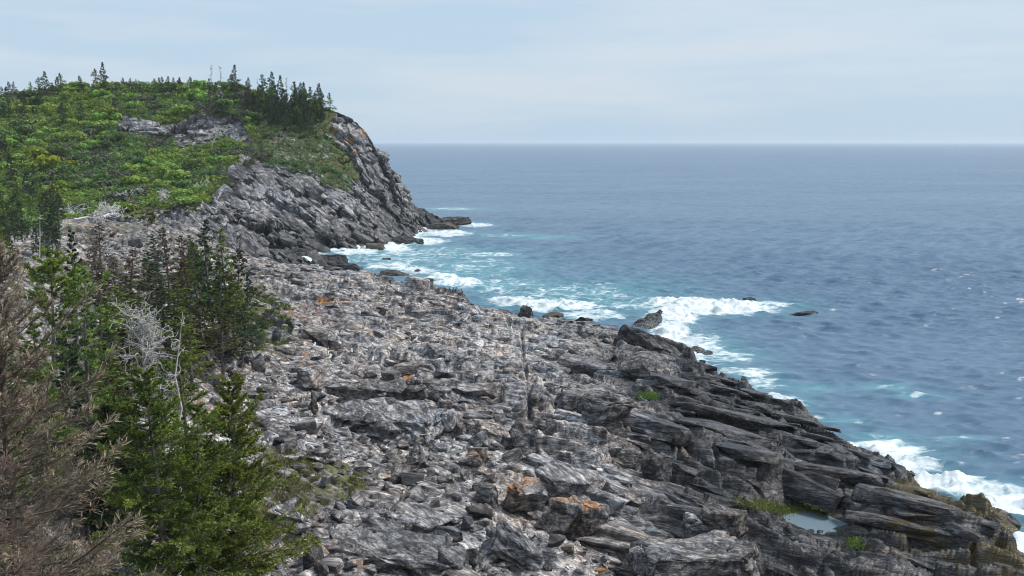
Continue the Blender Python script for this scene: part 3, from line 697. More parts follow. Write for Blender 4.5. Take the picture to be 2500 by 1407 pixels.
# scattered small whitecaps far from the rocks
wcp = g.ramp(g.math('MULTIPLY', g.noise(fw, 0.16, 3, 0.5), g.noise(fw, 0.9, 5, 0.6, 0.5)), [(0.55, 0.0), (0.7, 0.4)])
ff = g.math('MAXIMUM', ff, wcp)
col = g.mix(ff, wc, (.74, .79, .81))
g.l(col, b.inputs['Base Color']); g.l(g.math('MULTIPLY_ADD', ff, 0.4, 0.36), b.inputs['Roughness']); b.inputs['IOR'].default_value = 1.33
g.l(bp.outputs[0], b.inputs['Normal'])
M['sea'] = m
me = mesh_from('sea', V, F, m, smooth=True, attrs={'foam': fo, 'shallow': sh, 'ripple': rip})
sea = tag(obj('sea', me), 'rippled dark blue open sea with white surf', None, None, 'structure')
# ------------------------------------------------------------------ plants
def leaf_material(name, stops, trans=0.25):
    m, nt, b = new_mat(name); g = G(nt)
    t = g.attr('tint').outputs['Fac']; oi = nt.nodes.new('ShaderNodeObjectInfo')
    c = g.ramp(t, stops)
    hs = nt.nodes.new('ShaderNodeHueSaturation'); g.l(c, hs.inputs['Color'])
    g.l(g.math('MULTIPLY_ADD', oi.outputs['Random'], 0.05, 0.475), hs.inputs['Hue']); g.l(g.math('MULTIPLY_ADD', oi.outputs['Random'], 0.5, 0.75), hs.inputs['Value'])
    g.l(hs.outputs[0], b.inputs['Base Color']); b.inputs['Roughness'].default_value = 0.75; b.inputs['Specular IOR Level'].default_value = 0.2
    if trans:
        tr = nt.nodes.new('ShaderNodeBsdfTranslucent'); mx_ = nt.nodes.new('ShaderNodeMixShader'); mx_.inputs[0].default_value = trans
        g.l(hs.outputs[0], tr.inputs['Color']); g.l(b.outputs[0], mx_.inputs[1]); g.l(tr.outputs[0], mx_.inputs[2])
        out = [n for n in nt.nodes if n.type == 'OUTPUT_MATERIAL'][0]; g.l(mx_.outputs[0], out.inputs['Surface'])
    return m
def bark_material(name, c0, c1):
    m, nt, b = new_mat(name); g = G(nt)
    tcn = nt.nodes.new('ShaderNodeTexCoord'); n = g.noise(g.mapping(tcn.outputs['Object'], sc=(1, 1, 0.3)), 6.0, 5, 0.65)
    g.l(g.ramp(n, [(0.35, c0), (0.65, c1)]), b.inputs['Base Color']); b.inputs['Roughness'].default_value = 0.85
    bp = nt.nodes.new('ShaderNodeBump'); bp.inputs['Strength'].default_value = 0.6; bp.inputs['Distance'].default_value = 0.05; g.l(n, bp.inputs['Height']); g.l(bp.outputs[0], b.inputs['Normal'])
    return m
M['bark'] = bark_material('grey_spruce_bark', (.05, .042, .038), (.20, .18, .165))
M['deadbark'] = bark_material('silvered_dead_wood', (.27, .26, .25), (.58, .56, .54))
M['brownbark'] = bark_material('dead_brown_bark', (.05, .038, .03), (.17, .13, .105))
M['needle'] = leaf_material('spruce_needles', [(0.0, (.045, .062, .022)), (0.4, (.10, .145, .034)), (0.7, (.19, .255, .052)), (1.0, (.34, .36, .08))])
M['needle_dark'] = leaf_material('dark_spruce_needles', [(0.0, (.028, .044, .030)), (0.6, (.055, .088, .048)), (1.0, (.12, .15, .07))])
M['needle_dull'] = leaf_material('thin_dull_needles', [(0.0, (.045, .048, .028)), (0.6, (.095, .10, .042)), (1.0, (.21, .17, .07))])
M['brown_needle'] = leaf_material('dead_brown_twigs', [(0.0, (.045, .036, .030)), (0.5, (.18, .14, .11)), (1.0, (.60, .47, .36))], 0.1)
M['red_needle'] = leaf_material('rusty_dead_needles', [(0.0, (.07, .056, .048)), (0.6, (.15, .118, .10)), (1.0, (.29, .225, .185))], 0.1)
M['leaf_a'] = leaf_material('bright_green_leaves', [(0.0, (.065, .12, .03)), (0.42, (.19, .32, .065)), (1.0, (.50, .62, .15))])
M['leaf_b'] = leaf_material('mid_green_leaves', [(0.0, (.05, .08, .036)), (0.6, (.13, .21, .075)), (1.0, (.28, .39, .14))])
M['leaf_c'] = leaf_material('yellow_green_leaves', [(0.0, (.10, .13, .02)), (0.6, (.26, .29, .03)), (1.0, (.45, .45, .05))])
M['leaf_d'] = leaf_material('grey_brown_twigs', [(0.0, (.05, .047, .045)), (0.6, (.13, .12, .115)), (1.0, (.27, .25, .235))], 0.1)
M['grass'] = leaf_material('coastal_grass', [(0.0, (.075, .06, .032)), (0.5, (.12, .115, .045)), (1.0, (.30, .24, .13))])

M['turfgrass'] = leaf_material('green_turf_grass', [(0.0, (.05, .07, .025)), (0.5, (.09, .14, .035)), (1.0, (.20, .24, .07))])

def tubes(curves, radii, sides=4):
    """curves (n, k, 3), radii (n, k) -> V, F of n tapering tubes"""
    n, k, _ = curves.shape
    d = np.gradient(curves, axis=1); d /= np.linalg.norm(d, axis=2, keepdims=True) + 1e-9
    up = np.where(np.abs(d[..., 2:3]) > 0.9, np.array([1.0, 0, 0]), np.array([0, 0, 1.0]))
    a = np.cross(d, up); a /= np.linalg.norm(a, axis=2, keepdims=True) + 1e-9; b = np.cross(d, a)
    ang = np.arange(sides) * 2 * math.pi / sides
    V = curves[:, :, None, :] + radii[:, :, None, None] * (a[:, :, None, :] * np.cos(ang)[:, None] + b[:, :, None, :] * np.sin(ang)[:, None])
    i = np.arange(n * k * sides).reshape(n, k, sides)
    q = np.stack([i[:, :-1], np.roll(i, -1, 2)[:, :-1], np.roll(i, -1, 2)[:, 1:], i[:, 1:]], -1).reshape(-1, 4)
    return V.reshape(-1, 3), q
def rhombs(base, dirv, length, width, rng, tilt=1.0):
    """flat leaf/needle blades: base (n,3), dirv (n,3) unit, length (n,), width (n,)"""
    r = rng.normal(size=base.shape); r[:, 2] *= tilt
    side = np.cross(dirv, r); side /= np.linalg.norm(side, axis=1, keepdims=True) + 1e-9
    L = dirv * length[:, None]; W = side * width[:, None] * 0.5
    V = np.stack([base, base + L * 0.45 + W, base + L, base + L * 0.45 - W], 1).reshape(-1, 3)
    return V, np.arange(len(V)).reshape(-1, 4)
def unit(a): return a / (np.linalg.norm(a, axis=-1, keepdims=True) + 1e-9)

def spruce(seed, H, Rr, nb, twigs, blades, blen, bw, mat, bark, start=0.12, power=0.8, clump=0.0, lean=0.02, droop=0.15, bare_tip=0.0, dead=False, tw_r=0.012, spread=0.75, tintb=0.0):
    """conifer: returns (trunk mesh, crown mesh). The trunk mesh carries the stem and its limbs."""
    rng = np.random.default_rng(seed)
    k = 9; t = np.linspace(0, 1, k)
    ph = rng.random(2) * 6.28
    def axis(tt): return np.stack([H * lean * np.sin(tt * 3 + ph[0]) - H * lean * math.sin(ph[0]), H * lean * np.sin(tt * 4 + ph[1]) - H * lean * math.sin(ph[1]), H * tt], -1)
    r0 = 0.011 * H + 0.03
    tv, tf = tubes(axis(t)[None], (r0 * (1 - t) ** 0.8 + 0.012)[None], 7)
    tb = start + (1 - start) * (np.arange(nb) + rng.random(nb)) / nb
    tb = np.clip(tb, start, 0.985)
    prof = (np.clip((1 - tb) / (1 - start), 0, 1)) ** power * sstep(start - 0.05, start + 0.14, tb) * 0.85 + 0.05
    L = Rr * prof * (0.62 + 0.55 * rng.random(nb)) * (1 + clump * np.sin(tb * 40 + ph[0]) * 0.6)
    az = np.arange(nb) * 2.39996 + rng.normal(size=nb) * 0.5
    if clump: L *= np.where(rng.random(nb) < clump * 0.5, 0.25, 1.0)
    rise = (0.65 * tb - droop - 0.1) + rng.normal(size=nb) * 0.12
    s = np.linspace(0, 1, 6)
    hx, hy = np.cos(az), np.sin(az)
    curve = axis(tb)[:, None, :] + np.stack([hx[:, None] * L[:, None] * s, hy[:, None] * L[:, None] * s,
                L[:, None] * (rise[:, None] * s + 0.18 * s ** 2.2)], -1)
    curve += rng.normal(size=curve.shape) * 0.03 * L[:, None, None] * s[None, :, None]
    bv, bf = tubes(curve, (0.004 + 0.014 * L[:, None] * (1 - 0.85 * s)), 3)
    TV = np.concatenate([tv, bv]); TF = np.concatenate([tf, bf + len(tv)])
    # side twigs
    nt_ = nb * twigs
    bi = np.repeat(np.arange(nb), twigs); ss = 0.12 + 0.88 * rng.random(nt_) ** 0.75
    fi = ss * 5; i0 = np.clip(fi.astype(int), 0, 4); fr = (fi - i0)[:, None]
    p0 = curve[bi, i0] * (1 - fr) + curve[bi, i0 + 1] * fr
    bd = unit(curve[bi, i0 + 1] - curve[bi, i0])
    side = np.stack([-hy[bi], hx[bi], np.zeros(nt_)], -1) * np.where(rng.random(nt_) < 0.5, -1, 1)[:, None]
    td = unit(bd * (0.75 + 0.3 * rng.random(nt_))[:, None] + side * (spread * (0.5 + 0.7 * rng.random(nt_)))[:, None] + rng.normal(size=(nt_, 3)) * np.array([0.2, 0.2, 0.3]))
    tl = L[bi] * (0.42 * (1.12 - ss)) * (0.6 + 0.8 * rng.random(nt_)) + blen * 0.8 * np.clip(L[bi] / Rr * 1.5, 0.3, 1)
    if dead or tw_r > 0:
        q = np.linspace(0, 1, 3)
        tc_ = p0[:, None, :] + td[:, None, :] * (tl[:, None] * q)[..., None]
        tc_[:, 2, 2] += tl * 0.12
        tv2, tf2 = tubes(tc_, np.broadcast_to(tw_r * (1 - 0.7 * q), (nt_, 3)), 3)
    nbl = nt_ * blades
    ti = np.repeat(np.arange(nt_), blades); q = rng.random(nbl)
    b0 = p0[ti] + td[ti] * (tl[ti] * q)[:, None]
    d = unit(td[ti] * 0.9 + rng.normal(size=(nbl, 3)) * np.array([0.55, 0.55, 0.4]) + np.array([0, 0, 0.12]))
    ln = blen * (0.6 + 0.8 * rng.random(nbl)) * np.clip(L[bi][ti] / Rr * 1.5, 0.4, 1); wd = bw * (0.7 + 0.6 * rng.random(nbl))
    CV, CF = rhombs(b0, d, ln, wd, rng)
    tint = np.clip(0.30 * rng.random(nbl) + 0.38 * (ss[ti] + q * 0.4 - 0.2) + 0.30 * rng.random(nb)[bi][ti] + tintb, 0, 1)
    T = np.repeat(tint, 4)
    if dead or tw_r > 0:
        CF = np.concatenate([CF, tf2 + len(CV)]); CV = np.concatenate([CV, tv2]); T = np.concatenate([T, np.repeat(np.clip(0.15 + 0.5 * ss * rng.random(nt_) + tintb * 0.5, 0, 1), 9)])
    trunk = mesh_from('trunk', TV, TF, bark, smooth=True)
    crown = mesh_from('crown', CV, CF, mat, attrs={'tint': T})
    return trunk, crown
def put_tree(name, meshes, loc, label, cat, group=None, rz=0.0, sc=1.0):
    t = thing(name, label, cat, loc, group); t.rotation_euler = (0, 0, rz); t.scale = (sc, sc, sc)
    obj('trunk', meshes[0], t); obj('crown', meshes[1], t)
    return t
def snag(seed, H, nb, Rr, levels=3, r0=0.10, start=0.25, bend=0.5, up=0.35, mat=None, rmin=0.012):
    """bare dead tree: trunk mesh and branch mesh"""
    rng = np.random.default_rng(seed)
    t = np.linspace(0, 1, 8)
    ax = np.stack([np.cumsum(rng.normal(size=8)) * 0.018 * H, np.cumsum(rng.normal(size=8)) * 0.018 * H, H * t], -1); ax -= ax[0]
    tv, tf = tubes(ax[None], (r0 * (1 - 0.85 * t))[None], 6)
    src = [(ax, r0)]; BV, BF, n0 = [], [], 0
    cnt = nb
    for lev in range(levels):
        cs, rs = [], []
        for c, rr in src:
            for _ in range(cnt):
                q = (start if lev == 0 else 0.25) + (1 - (start if lev == 0 else 0.25)) * rng.random()
                f = q * (len(c) - 1); i = min(int(f), len(c) - 2); p = c[i] * (1 - (f - i)) + c[i + 1] * (f - i)
                pd = unit(c[i + 1] - c[i]); rv = rng.normal(size=3)
                if lev == 0: rv[2] = abs(rv[2]) * 0.3
                d = unit(rv + pd * (0.1 if lev == 0 else 0.7) + np.array([0, 0, up]))
                LL = Rr * (0.55 ** lev) * (0.5 + 0.7 * rng.random()) * (1 - 0.55 * q if lev == 0 else 1)
                pts = [p]; dd = d
                for _k in range(5):
                    dd = unit(dd + rng.normal(size=3) * bend * 0.45); pts.append(pts[-1] + dd * LL / 5)
                cs.append(np.array(pts)); rs.append(rr * 0.45)
        cs = np.array(cs); rs = np.array(rs)
        v_, f_ = tubes(cs, np.maximum(rs[:, None] * np.linspace(1, 0.25, 6)[None], rmin), 4)
        BV.append(v_); BF.append(f_ + n0); n0 += len(v_)
        src = list(zip(cs, rs)); cnt = 3
    BV, BF = np.concatenate(BV), np.concatenate(BF)
    if levels < 3: return (mesh_from('dead_stem', np.concatenate([tv, BV]), np.concatenate([tf, BF + len(tv)]), mat or M['deadbark'], smooth=True),)
    return mesh_from('trunk', tv, tf, mat or M['deadbark'], smooth=True), mesh_from('crown', BV, BF, mat or M['deadbark'], smooth=True)
def put_snag(name, meshes, loc, label, group=None, rot=(0, 0, 0), sc=1.0, cat='dead tree'):
    if len(meshes) == 1: t = tag(obj(name, meshes[0], None, loc), label, cat, group)
    else:
        t = thing(name, label, cat, loc, group); obj('trunk', meshes[0], t); obj('crown', meshes[1], t)
    t.rotation_euler = rot; t.scale = (sc, sc, sc)
    return t
def ground(x, y, detail=False): return float(height(np.array([x]), np.array([y]), detail)[0])
def apex(u, v, Y):
    p = PD(u, v, Y); z = ground(p[0], p[1]) - 0.3
    return (p[0], p[1], z), p[2] - z

# near trees on the bluff -------------------------------------------------------
def near_tree(u, v, Y, Rr, seed, label, name='spruce_tree', cat='spruce', **kw):
    loc, H = apex(u, v, Y)
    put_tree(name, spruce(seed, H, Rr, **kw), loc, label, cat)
G1 = dict(mat=M['needle'], bark=M['bark'])
near_tree(-12, 600, 25, 3.9, 1, 'tall dead brown spruce filling the left edge of the view', cat='dead spruce', nb=210, twigs=34, blades=6, blen=0.22, bw=0.020, mat=M['brown_needle'], bark=M['brownbark'], start=0.04, power=0.66, dead=True, tw_r=0.008, droop=-0.16, spread=0.4, clump=0.45)
near_tree(-85, 640, 22, 2.6, 2, 'dead brown spruce cut off by the left edge, behind the tallest one', cat='dead spruce', nb=120, twigs=28, blades=6, blen=0.2, bw=0.02, mat=M['brown_needle'], bark=M['brownbark'], start=0.1, power=0.7, dead=True, tw_r=0.008, droop=-0.12, spread=0.4, clump=0.4)
near_tree(372, 900, 38, 3.1, 3, 'green spruce with pale bare lower trunk at the front of the grove', nb=190, twigs=24, blades=16, blen=0.14, bw=0.052, start=0.04, power=0.6, droop=0.05, clump=0.5, **G1)
near_tree(548, 935, 42, 3.1, 4, 'bushy bright green spruce at the edge of the boulders', nb=200, twigs=24, blades=16, blen=0.15, bw=0.055, start=0.03, power=0.6, droop=0.06, clump=0.45, tintb=0.1, **G1)
near_tree(465, 985, 40, 2.6, 14, 'green spruce squeezed between the pale trunked and the bushy spruces', nb=130, twigs=22, blades=14, blen=0.15, bw=0.045, start=0.05, power=0.6, clump=0.5, **G1)
near_tree(262, 975, 43, 2.3, 5, 'dark dense spruce behind the dead brown one', nb=140, twigs=20, blades=12, blen=0.17, bw=0.06, start=0.06, power=0.6, mat=M['needle_dark'], bark=M['bark'])
near_tree(208, 655, 49, 2.0, 6, 'thin spruce with gaps along its tall grey stem', nb=75, twigs=15, blades=11, blen=0.18, bw=0.06, start=0.2, power=0.42, clump=0.85, lean=0.015, **G1)
near_tree(108, 612, 53, 1.75, 7, 'flat topped green spruce on a bare dark stem', nb=46, twigs=18, blades=14, blen=0.19, bw=0.07, start=0.62, power=0.3, clump=0.5, tintb=0.1, **G1)
near_tree(450, 785, 52, 1.75, 8, 'sparse topped spruce right of the white snag', nb=90, twigs=15, blades=11, blen=0.18, bw=0.06, start=0.05, power=0.6, clump=0.7, **G1)
near_tree(165, 560, 62, 1.5, 9, 'small dark pointed spruce behind the flat topped one', nb=70, twigs=14, blades=8, blen=0.22, bw=0.08, start=0.15, mat=M['needle_dark'], bark=M['bark'])
near_tree(300, 800, 55, 1.9, 10, 'ragged olive spruce left of the white snag', nb=80, twigs=15, blades=10, blen=0.2, bw=0.07, start=0.05, power=0.6, clump=0.6, mat=M['needle_dull'], bark=M['bark'])
near_tree(70, 770, 43, 1.9, 31, 'olive spruce half hidden behind the tall dead brown one', nb=95, twigs=18, blades=11, blen=0.17, bw=0.06, start=0.05, power=0.6, clump=0.4, **G1)
near_tree(160, 800, 50, 1.8, 32, 'dark narrow spruce left of the gappy tall stemmed one', nb=95, twigs=18, blades=11, blen=0.18, bw=0.06, start=0.05, power=0.6, clump=0.35, mat=M['needle_dark'], bark=M['bark'])
near_tree(400, 880, 47, 1.7, 33, 'green spruce below the white snag behind the front grove', nb=95, twigs=18, blades=11, blen=0.17, bw=0.06, start=0.05, power=0.6, clump=0.4, **G1)
near_tree(250, 850, 52, 1.8, 34, 'green spruce between the white snag and the gappy tall stemmed one', nb=95, twigs=18, blades=11, blen=0.17, bw=0.06, start=0.05, power=0.6, clump=0.4, **G1)
loc, H = apex(345, 770, 47)
put_snag('dead_snag', snag(21, H, 46, 1.9, levels=3, r0=0.13, start=0.5, bend=0.75, up=0.75), loc, 'white tangled dead snag among the green spruces')
loc, H = apex(440, 770, 49)
put_snag('dead_snag', snag(22, H, 9, 1.0, levels=2, r0=0.10, start=0.7, bend=0.8, up=0.5), loc, 'crooked grey dead top beside the sparse spruce')
loc, H = apex(113, 520, 66)
put_snag('dead_snag', snag(23, H, 12, 0.7, levels=1, r0=0.09, start=0.5, bend=0.3, up=0.0), loc, 'thin bare grey pole behind the flat topped spruce')
loc, H = apex(186, 548, 72)
put_snag('dead_snag', snag(24, H, 12, 0.7, levels=1, r0=0.09, start=0.5, bend=0.3, up=0.0), loc, 'thin bare pole right of the small pointed spruce')

# mid grove -------------------------------------------------------------------
MID = [(510, 535, 106, 2.0), (549, 558, 104, 1.9), (586, 612, 100, 1.9), (480, 605, 108, 1.8), (452, 640, 100, 2.0), (530, 640, 98, 2.2), (420, 690, 96, 2.1), (355, 655, 98, 2.0), (388, 700, 92, 2.0), (562, 690, 95, 2.0),
       (300, 672, 97, 2.0), (612, 668, 98, 1.5), (330, 722, 88, 2.0), (503, 735, 90, 2.1), (466, 712, 92, 2.1), (270, 700, 90, 2.0), (240, 668, 84, 1.7), (585, 745, 93, 1.8), (425, 755, 85, 2.0), (540, 770, 88, 2.0), (375, 640, 104, 1.7), (285, 745, 78, 1.8), (350, 790, 76, 1.9), (250, 800, 66, 1.6), (465, 800, 78, 1.7)]
MIDL = ['tallest dark spruce of the grove against the rocky beach', 'dark spruce just right of the tallest one in the grove', 'outermost spruce on the seaward side of the grove']
variants = [spruce(50 + i, 10, 1.9, nb=62, twigs=11, blades=6, blen=0.30, bw=0.12, start=0.08 + 0.06 * (i % 3), power=0.7, clump=0.35 + 0.1 * (i % 3), mat=[M['needle'], M['needle_dark'], M['needle_dull']][i % 3], bark=M['bark'], tw_r=0) for i in range(6)]
rng = np.random.default_rng(77)
for i, (u, v, Y, Rr) in enumerate(MID):
    loc, H = apex(u, v, Y)
    lab = MIDL[i] if i < 3 else 'spruce crowded in the grove above the boulder beach'
    t = put_tree('spruce_tree', variants[(i * 5 + (1 if i < 3 else 0)) % 6], loc, lab, 'spruce', 'spruces crowded in the grove above the beach', rng.random() * 6.28, 1.0)
    t.scale = (Rr / 1.9 * 1.15, Rr / 1.9 * 1.15, H / 10)
m2 = np.random.default_rng(41)
for i in range(22):
    u, v, Y = m2.uniform(110, 520), m2.uniform(560, 660), m2.uniform(112, 150)
    loc, H = apex(u, v, Y)
    if H < 4 or H > 14: continue
    t = put_tree('spruce_tree', variants[int(m2.integers(6))], loc, 'thin spruce at the back of the grove by the beach', 'spruce', 'thin spruces at the back of the grove', m2.random() * 6.28)
    t.scale = (1.0, 1.0, H / 10)
deadv = [spruce(70 + i, 9, 1.9, nb=64, twigs=11, blades=6, blen=0.30, bw=0.10, start=0.12, power=0.7, clump=0.4, mat=M['red_needle'], bark=M['brownbark'], tw_r=0) for i in range(2)]
DEADL = ['dark rusty dead spruce, leftmost of the brown ones by the beach', 'rusty dead spruce standing tallest against the beach rocks', 'brown dead spruce in front of the tallest rusty one', 'low brown dead spruce between the green ones', 'brown dead spruce with a broad crown by the beach', 'small brown dead spruce left in the grove']
for i, (u, v, Y, Rr) in enumerate([(245, 545, 112, 2.0), (402, 556, 112, 1.7), (436, 575, 110, 1.6), (320, 612, 106, 2.0), (285, 640, 104, 1.7), (230, 610, 98, 1.5)]):
    loc, H = apex(u, v, Y)
    t = put_tree('dead_spruce', deadv[i % 2], loc, DEADL[i], 'dead spruce', 'brown dead spruces by the beach', i * 1.7)
    t.scale = (Rr / 1.9 * 1.2, Rr / 1.9 * 1.2, H / 9)

# far spruces of the headland and the left back slope ---------------------------
farv = [spruce(90 + i, 7, 1.6 + 0.4 * (i % 2), nb=52, twigs=7, blades=4, blen=0.5, bw=0.18, start=0.06 + 0.1 * (i % 3), power=0.85, clump=0.15 + 0.3 * (i % 3), mat=[M['needle_dark'], M['needle_dark'], M['needle']][i % 3], bark=M['bark'], tw_r=0) for i in range(6)]
greyv = [spruce(97 + i, 7, 1.7, nb=40, twigs=7, blades=4, blen=0.5, bw=0.16, start=0.1, power=0.7, clump=0.5, mat=M['leaf_d'], bark=M['bark'], tw_r=0) for i in range(2)]
barev = [snag(105 + i, 8, 26, 1.3, levels=1, r0=0.13, start=0.3, bend=0.25, up=0.05, mat=M['bark']) for i in range(2)]
def far_trees(lst, vs, name, cat, group, labels):
    """lst of (u, v_top, v_base)"""
    hp = hits([a[0] for a in lst], [a[2] for a in lst])
    for i, ((u, vt, vb), p) in enumerate(zip(lst, hp)):
        if not np.isfinite(p[0]): continue
        H = PD(u, vt, p[1])[2] - p[2] + 0.3
        lab = labels[i] if i < len(labels) else labels[-1]
        w = vs[i % len(vs)]
        if len(w) == 1: t = tag(obj(name, w[0], None, (p[0], p[1], p[2] - 0.3)), lab, cat, group)
        else:
            t = thing(name, lab, cat, (p[0], p[1], p[2] - 0.3), group); obj('trunk', w[0], t); obj('crown', w[1], t)
        t.rotation_euler = (0, 0, i * 2.1); base = 8.0 if vs is barev else 7.0
        wsc = min(max(H / base, 0.6), 1.2)
        t.scale = (wsc, wsc, H / base)
CREST = [(255, 153, 222), (112, 176, 240), (150, 179, 232), (22, 200, 240), (577, 160, 240), (805, 227, 268), (745, 202, 268), (665, 177, 250), (235, 168, 214), (300, 190, 214), (320, 191, 214), (390, 190, 232), (688, 185, 255), (60, 222, 250), (770, 226, 268), (5, 212, 245), (440, 190, 215), (720, 200, 262)]
CRL = ['tallest dark spruce on the crest of the headland', 'spruce on the crest left of the green dome', 'spruce with wide base just right of the left crest spruce', 'small dark spruce at the far left of the skyline', 'slim dark spruce alone on the skyline right of the bare poles', 'last small spruce where the skyline drops to the cliff', 'stout spruce above the top of the cliff', 'tall thin spruce at the left of the cliff-top stand', 'dark spruce on the crest of the headland']
far_trees(CREST, farv, 'spruce_tree', 'spruce', 'spruces on the skyline of the headland', CRL)
far_trees([(513, 154, 235), (538, 163, 240), (632, 192, 235), (700, 190, 255)], barev, 'bare_spruce', 'dead tree', 'bare stems on the skyline', ['tallest bare pole on the headland skyline', 'bare stem with short level branches right of the tallest pole', 'short bare stem on the skyline near the cliff-top spruces', 'bare brown stem inside the cliff-top stand'])
rng = np.random.default_rng(57)
far_trees([(u_, 212 - rng.uniform(6, 30), 222 + rng.uniform(0, 14)) for u_ in np.concatenate([rng.uniform(280, 620, 16), rng.uniform(20, 240, 7)])], farv, 'spruce_tree', 'spruce', 'small spruces on the skyline of the headland', ['small dark spruce poking above the shrubs of the skyline'])
rng = np.random.default_rng(31)
st = []
while len(st) < 84:
    u, v = rng.uniform(600, 800), rng.uniform(235, 335)
    if inpoly(np.array([u]), np.array([v]), [(600, 240), (700, 235), (790, 262), (800, 285), (760, 330), (690, 325), (640, 300), (600, 285)])[0]: st.append((u, v - rng.uniform(26, 60), v))
far_trees(st, [farv[0], farv[1], farv[3], farv[4], farv[2]], 'spruce_tree', 'spruce', 'dark spruces of the cliff-top stand', ['spruce in the dark stand at the top of the cliff'])
far_trees([(155, 250, 312), (200, 255, 305), (15, 215, 295), (60, 240, 285), (0, 300, 380), (12, 330, 420), (30, 380, 455), (-10, 400, 480), (95, 215, 262), (40, 450, 520), (280, 240, 285)], farv[:2], 'spruce_tree', 'spruce', 'dark spruces on the green slope', ['dark cone shaped spruce above the left end of the pale outcrop', 'dark spruce beside the cone shaped one above the outcrop', 'dark spruce at the left edge under the skyline', 'dark spruce on the green slope at left'])
far_trees([(285, 225, 285), (515, 225, 292), (480, 240, 285), (590, 235, 312), (612, 330, 405), (640, 345, 400), (600, 360, 420), (540, 385, 440), (560, 400, 460), (385, 245, 285), (445, 245, 285), (45, 255, 300), (575, 440, 490), (530, 450, 505)], greyv, 'dying_spruce', 'dying spruce', 'grey dying spruces on the headland', ['grey dying spruce above the pale outcrop', 'bushy grey spruce by the right end of the outcrop', 'grey dying spruce on the headland slope'])
st = []
while len(st) < 40:
    u, v = rng.uniform(-30, 150), rng.uniform(500, 640)
    st.append((u, v - rng.uniform(50, 95), v))
far_trees(st, farv, 'spruce_tree', 'spruce', 'dark spruces at the foot of the green slope', ['dark green spruce in the thicket at the left foot of the slope'])

# leafy shrubs and ground cover -------------------------------------------------
def shrub(seed, mat, n=420, leaf=0.42, wid=0.30, flat=0.62):
    rng = np.random.default_rng(seed); nl = rng.integers(5, 9)
    c = rng.normal(size=(nl, 3)) * np.array([0.75, 0.75, 0.25]); c[:, 2] = np.abs(c[:, 2]) + 0.55; rr = 0.45 + 0.35 * rng.random(nl)
    i = rng.integers(0, nl, n); d = unit(rng.normal(size=(n, 3)) + np.array([0, 0, 0.35]))
    p = c[i] + d * (rr[i] * (0.55 + 0.5 * rng.random(n) ** 0.6))[:, None]; p[:, 2] = np.maximum(p[:, 2] * flat * 1.4, 0.0)
    dv = unit(np.cross(d, rng.normal(size=(n, 3))) + d * 0.2)
    V, F = rhombs(p - dv * leaf * 0.5, dv, leaf * (0.6 + 0.7 * rng.random(n)), wid * (0.7 + 0.6 * rng.random(n)), rng)
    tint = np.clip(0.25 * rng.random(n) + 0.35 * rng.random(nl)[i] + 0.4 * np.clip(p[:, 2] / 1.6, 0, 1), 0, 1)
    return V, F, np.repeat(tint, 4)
def shrub_mesh(seed, mat, **kw):
    V, F, T = shrub(seed, mat, **kw); return mesh_from('shrub', V, F, mat, attrs={'tint': T})
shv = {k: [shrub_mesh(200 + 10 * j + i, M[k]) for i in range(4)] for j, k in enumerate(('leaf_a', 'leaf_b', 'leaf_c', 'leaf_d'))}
rng = np.random.default_rng(8)
cand = []
while len(cand) < 292:
    u, v = rng.uniform(-10, 620), rng.uniform(195, 515)
    a = np.array([u]); b_ = np.array([v])
    if inpoly(a, b_, VEG)[0] and not inpoly(a, b_, BAND)[0] and not inpoly(a, b_ - 22, BAND)[0] and not inpoly(a, b_, SOFT)[0]: cand.append((u, v))
hp = hits(np.array([c[0] for c in cand]), np.array([c[1] for c in cand]))
SHL = {'leaf_a': ('bright green leafy shrub on the headland slope', 'bright green shrubs on the headland'), 'leaf_b': ('dull mid green shrub on the headland slope', 'mid green shrubs on the headland'),
       'leaf_c': ('yellow green shrub in the bright patch at left', 'yellow green shrubs on the slope'), 'leaf_d': ('bare grey brown shrub on the headland slope', 'grey brown shrubs on the headland')}
for i, ((u, v), p) in enumerate(zip(cand, hp)):
    if not np.isfinite(p[0]): continue
    if 60 < u < 210 and 385 < v < 412: k = 'leaf_c'
    else:
        q = float(fbm2(np.array([p[0] / 14]), np.array([p[1] / 14]), 2, 401)[0]) + rng.normal() * 0.25 - 0.1 * (v > 430)
        k = 'leaf_a' if q > -0.06 else ('leaf_b' if q > -0.44 else 'leaf_d')
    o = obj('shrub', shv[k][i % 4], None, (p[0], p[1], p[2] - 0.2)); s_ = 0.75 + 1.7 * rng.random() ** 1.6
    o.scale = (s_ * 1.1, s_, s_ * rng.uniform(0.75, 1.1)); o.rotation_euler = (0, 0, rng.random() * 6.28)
    tag(o, SHL[k][0], 'shrub', SHL[k][1])
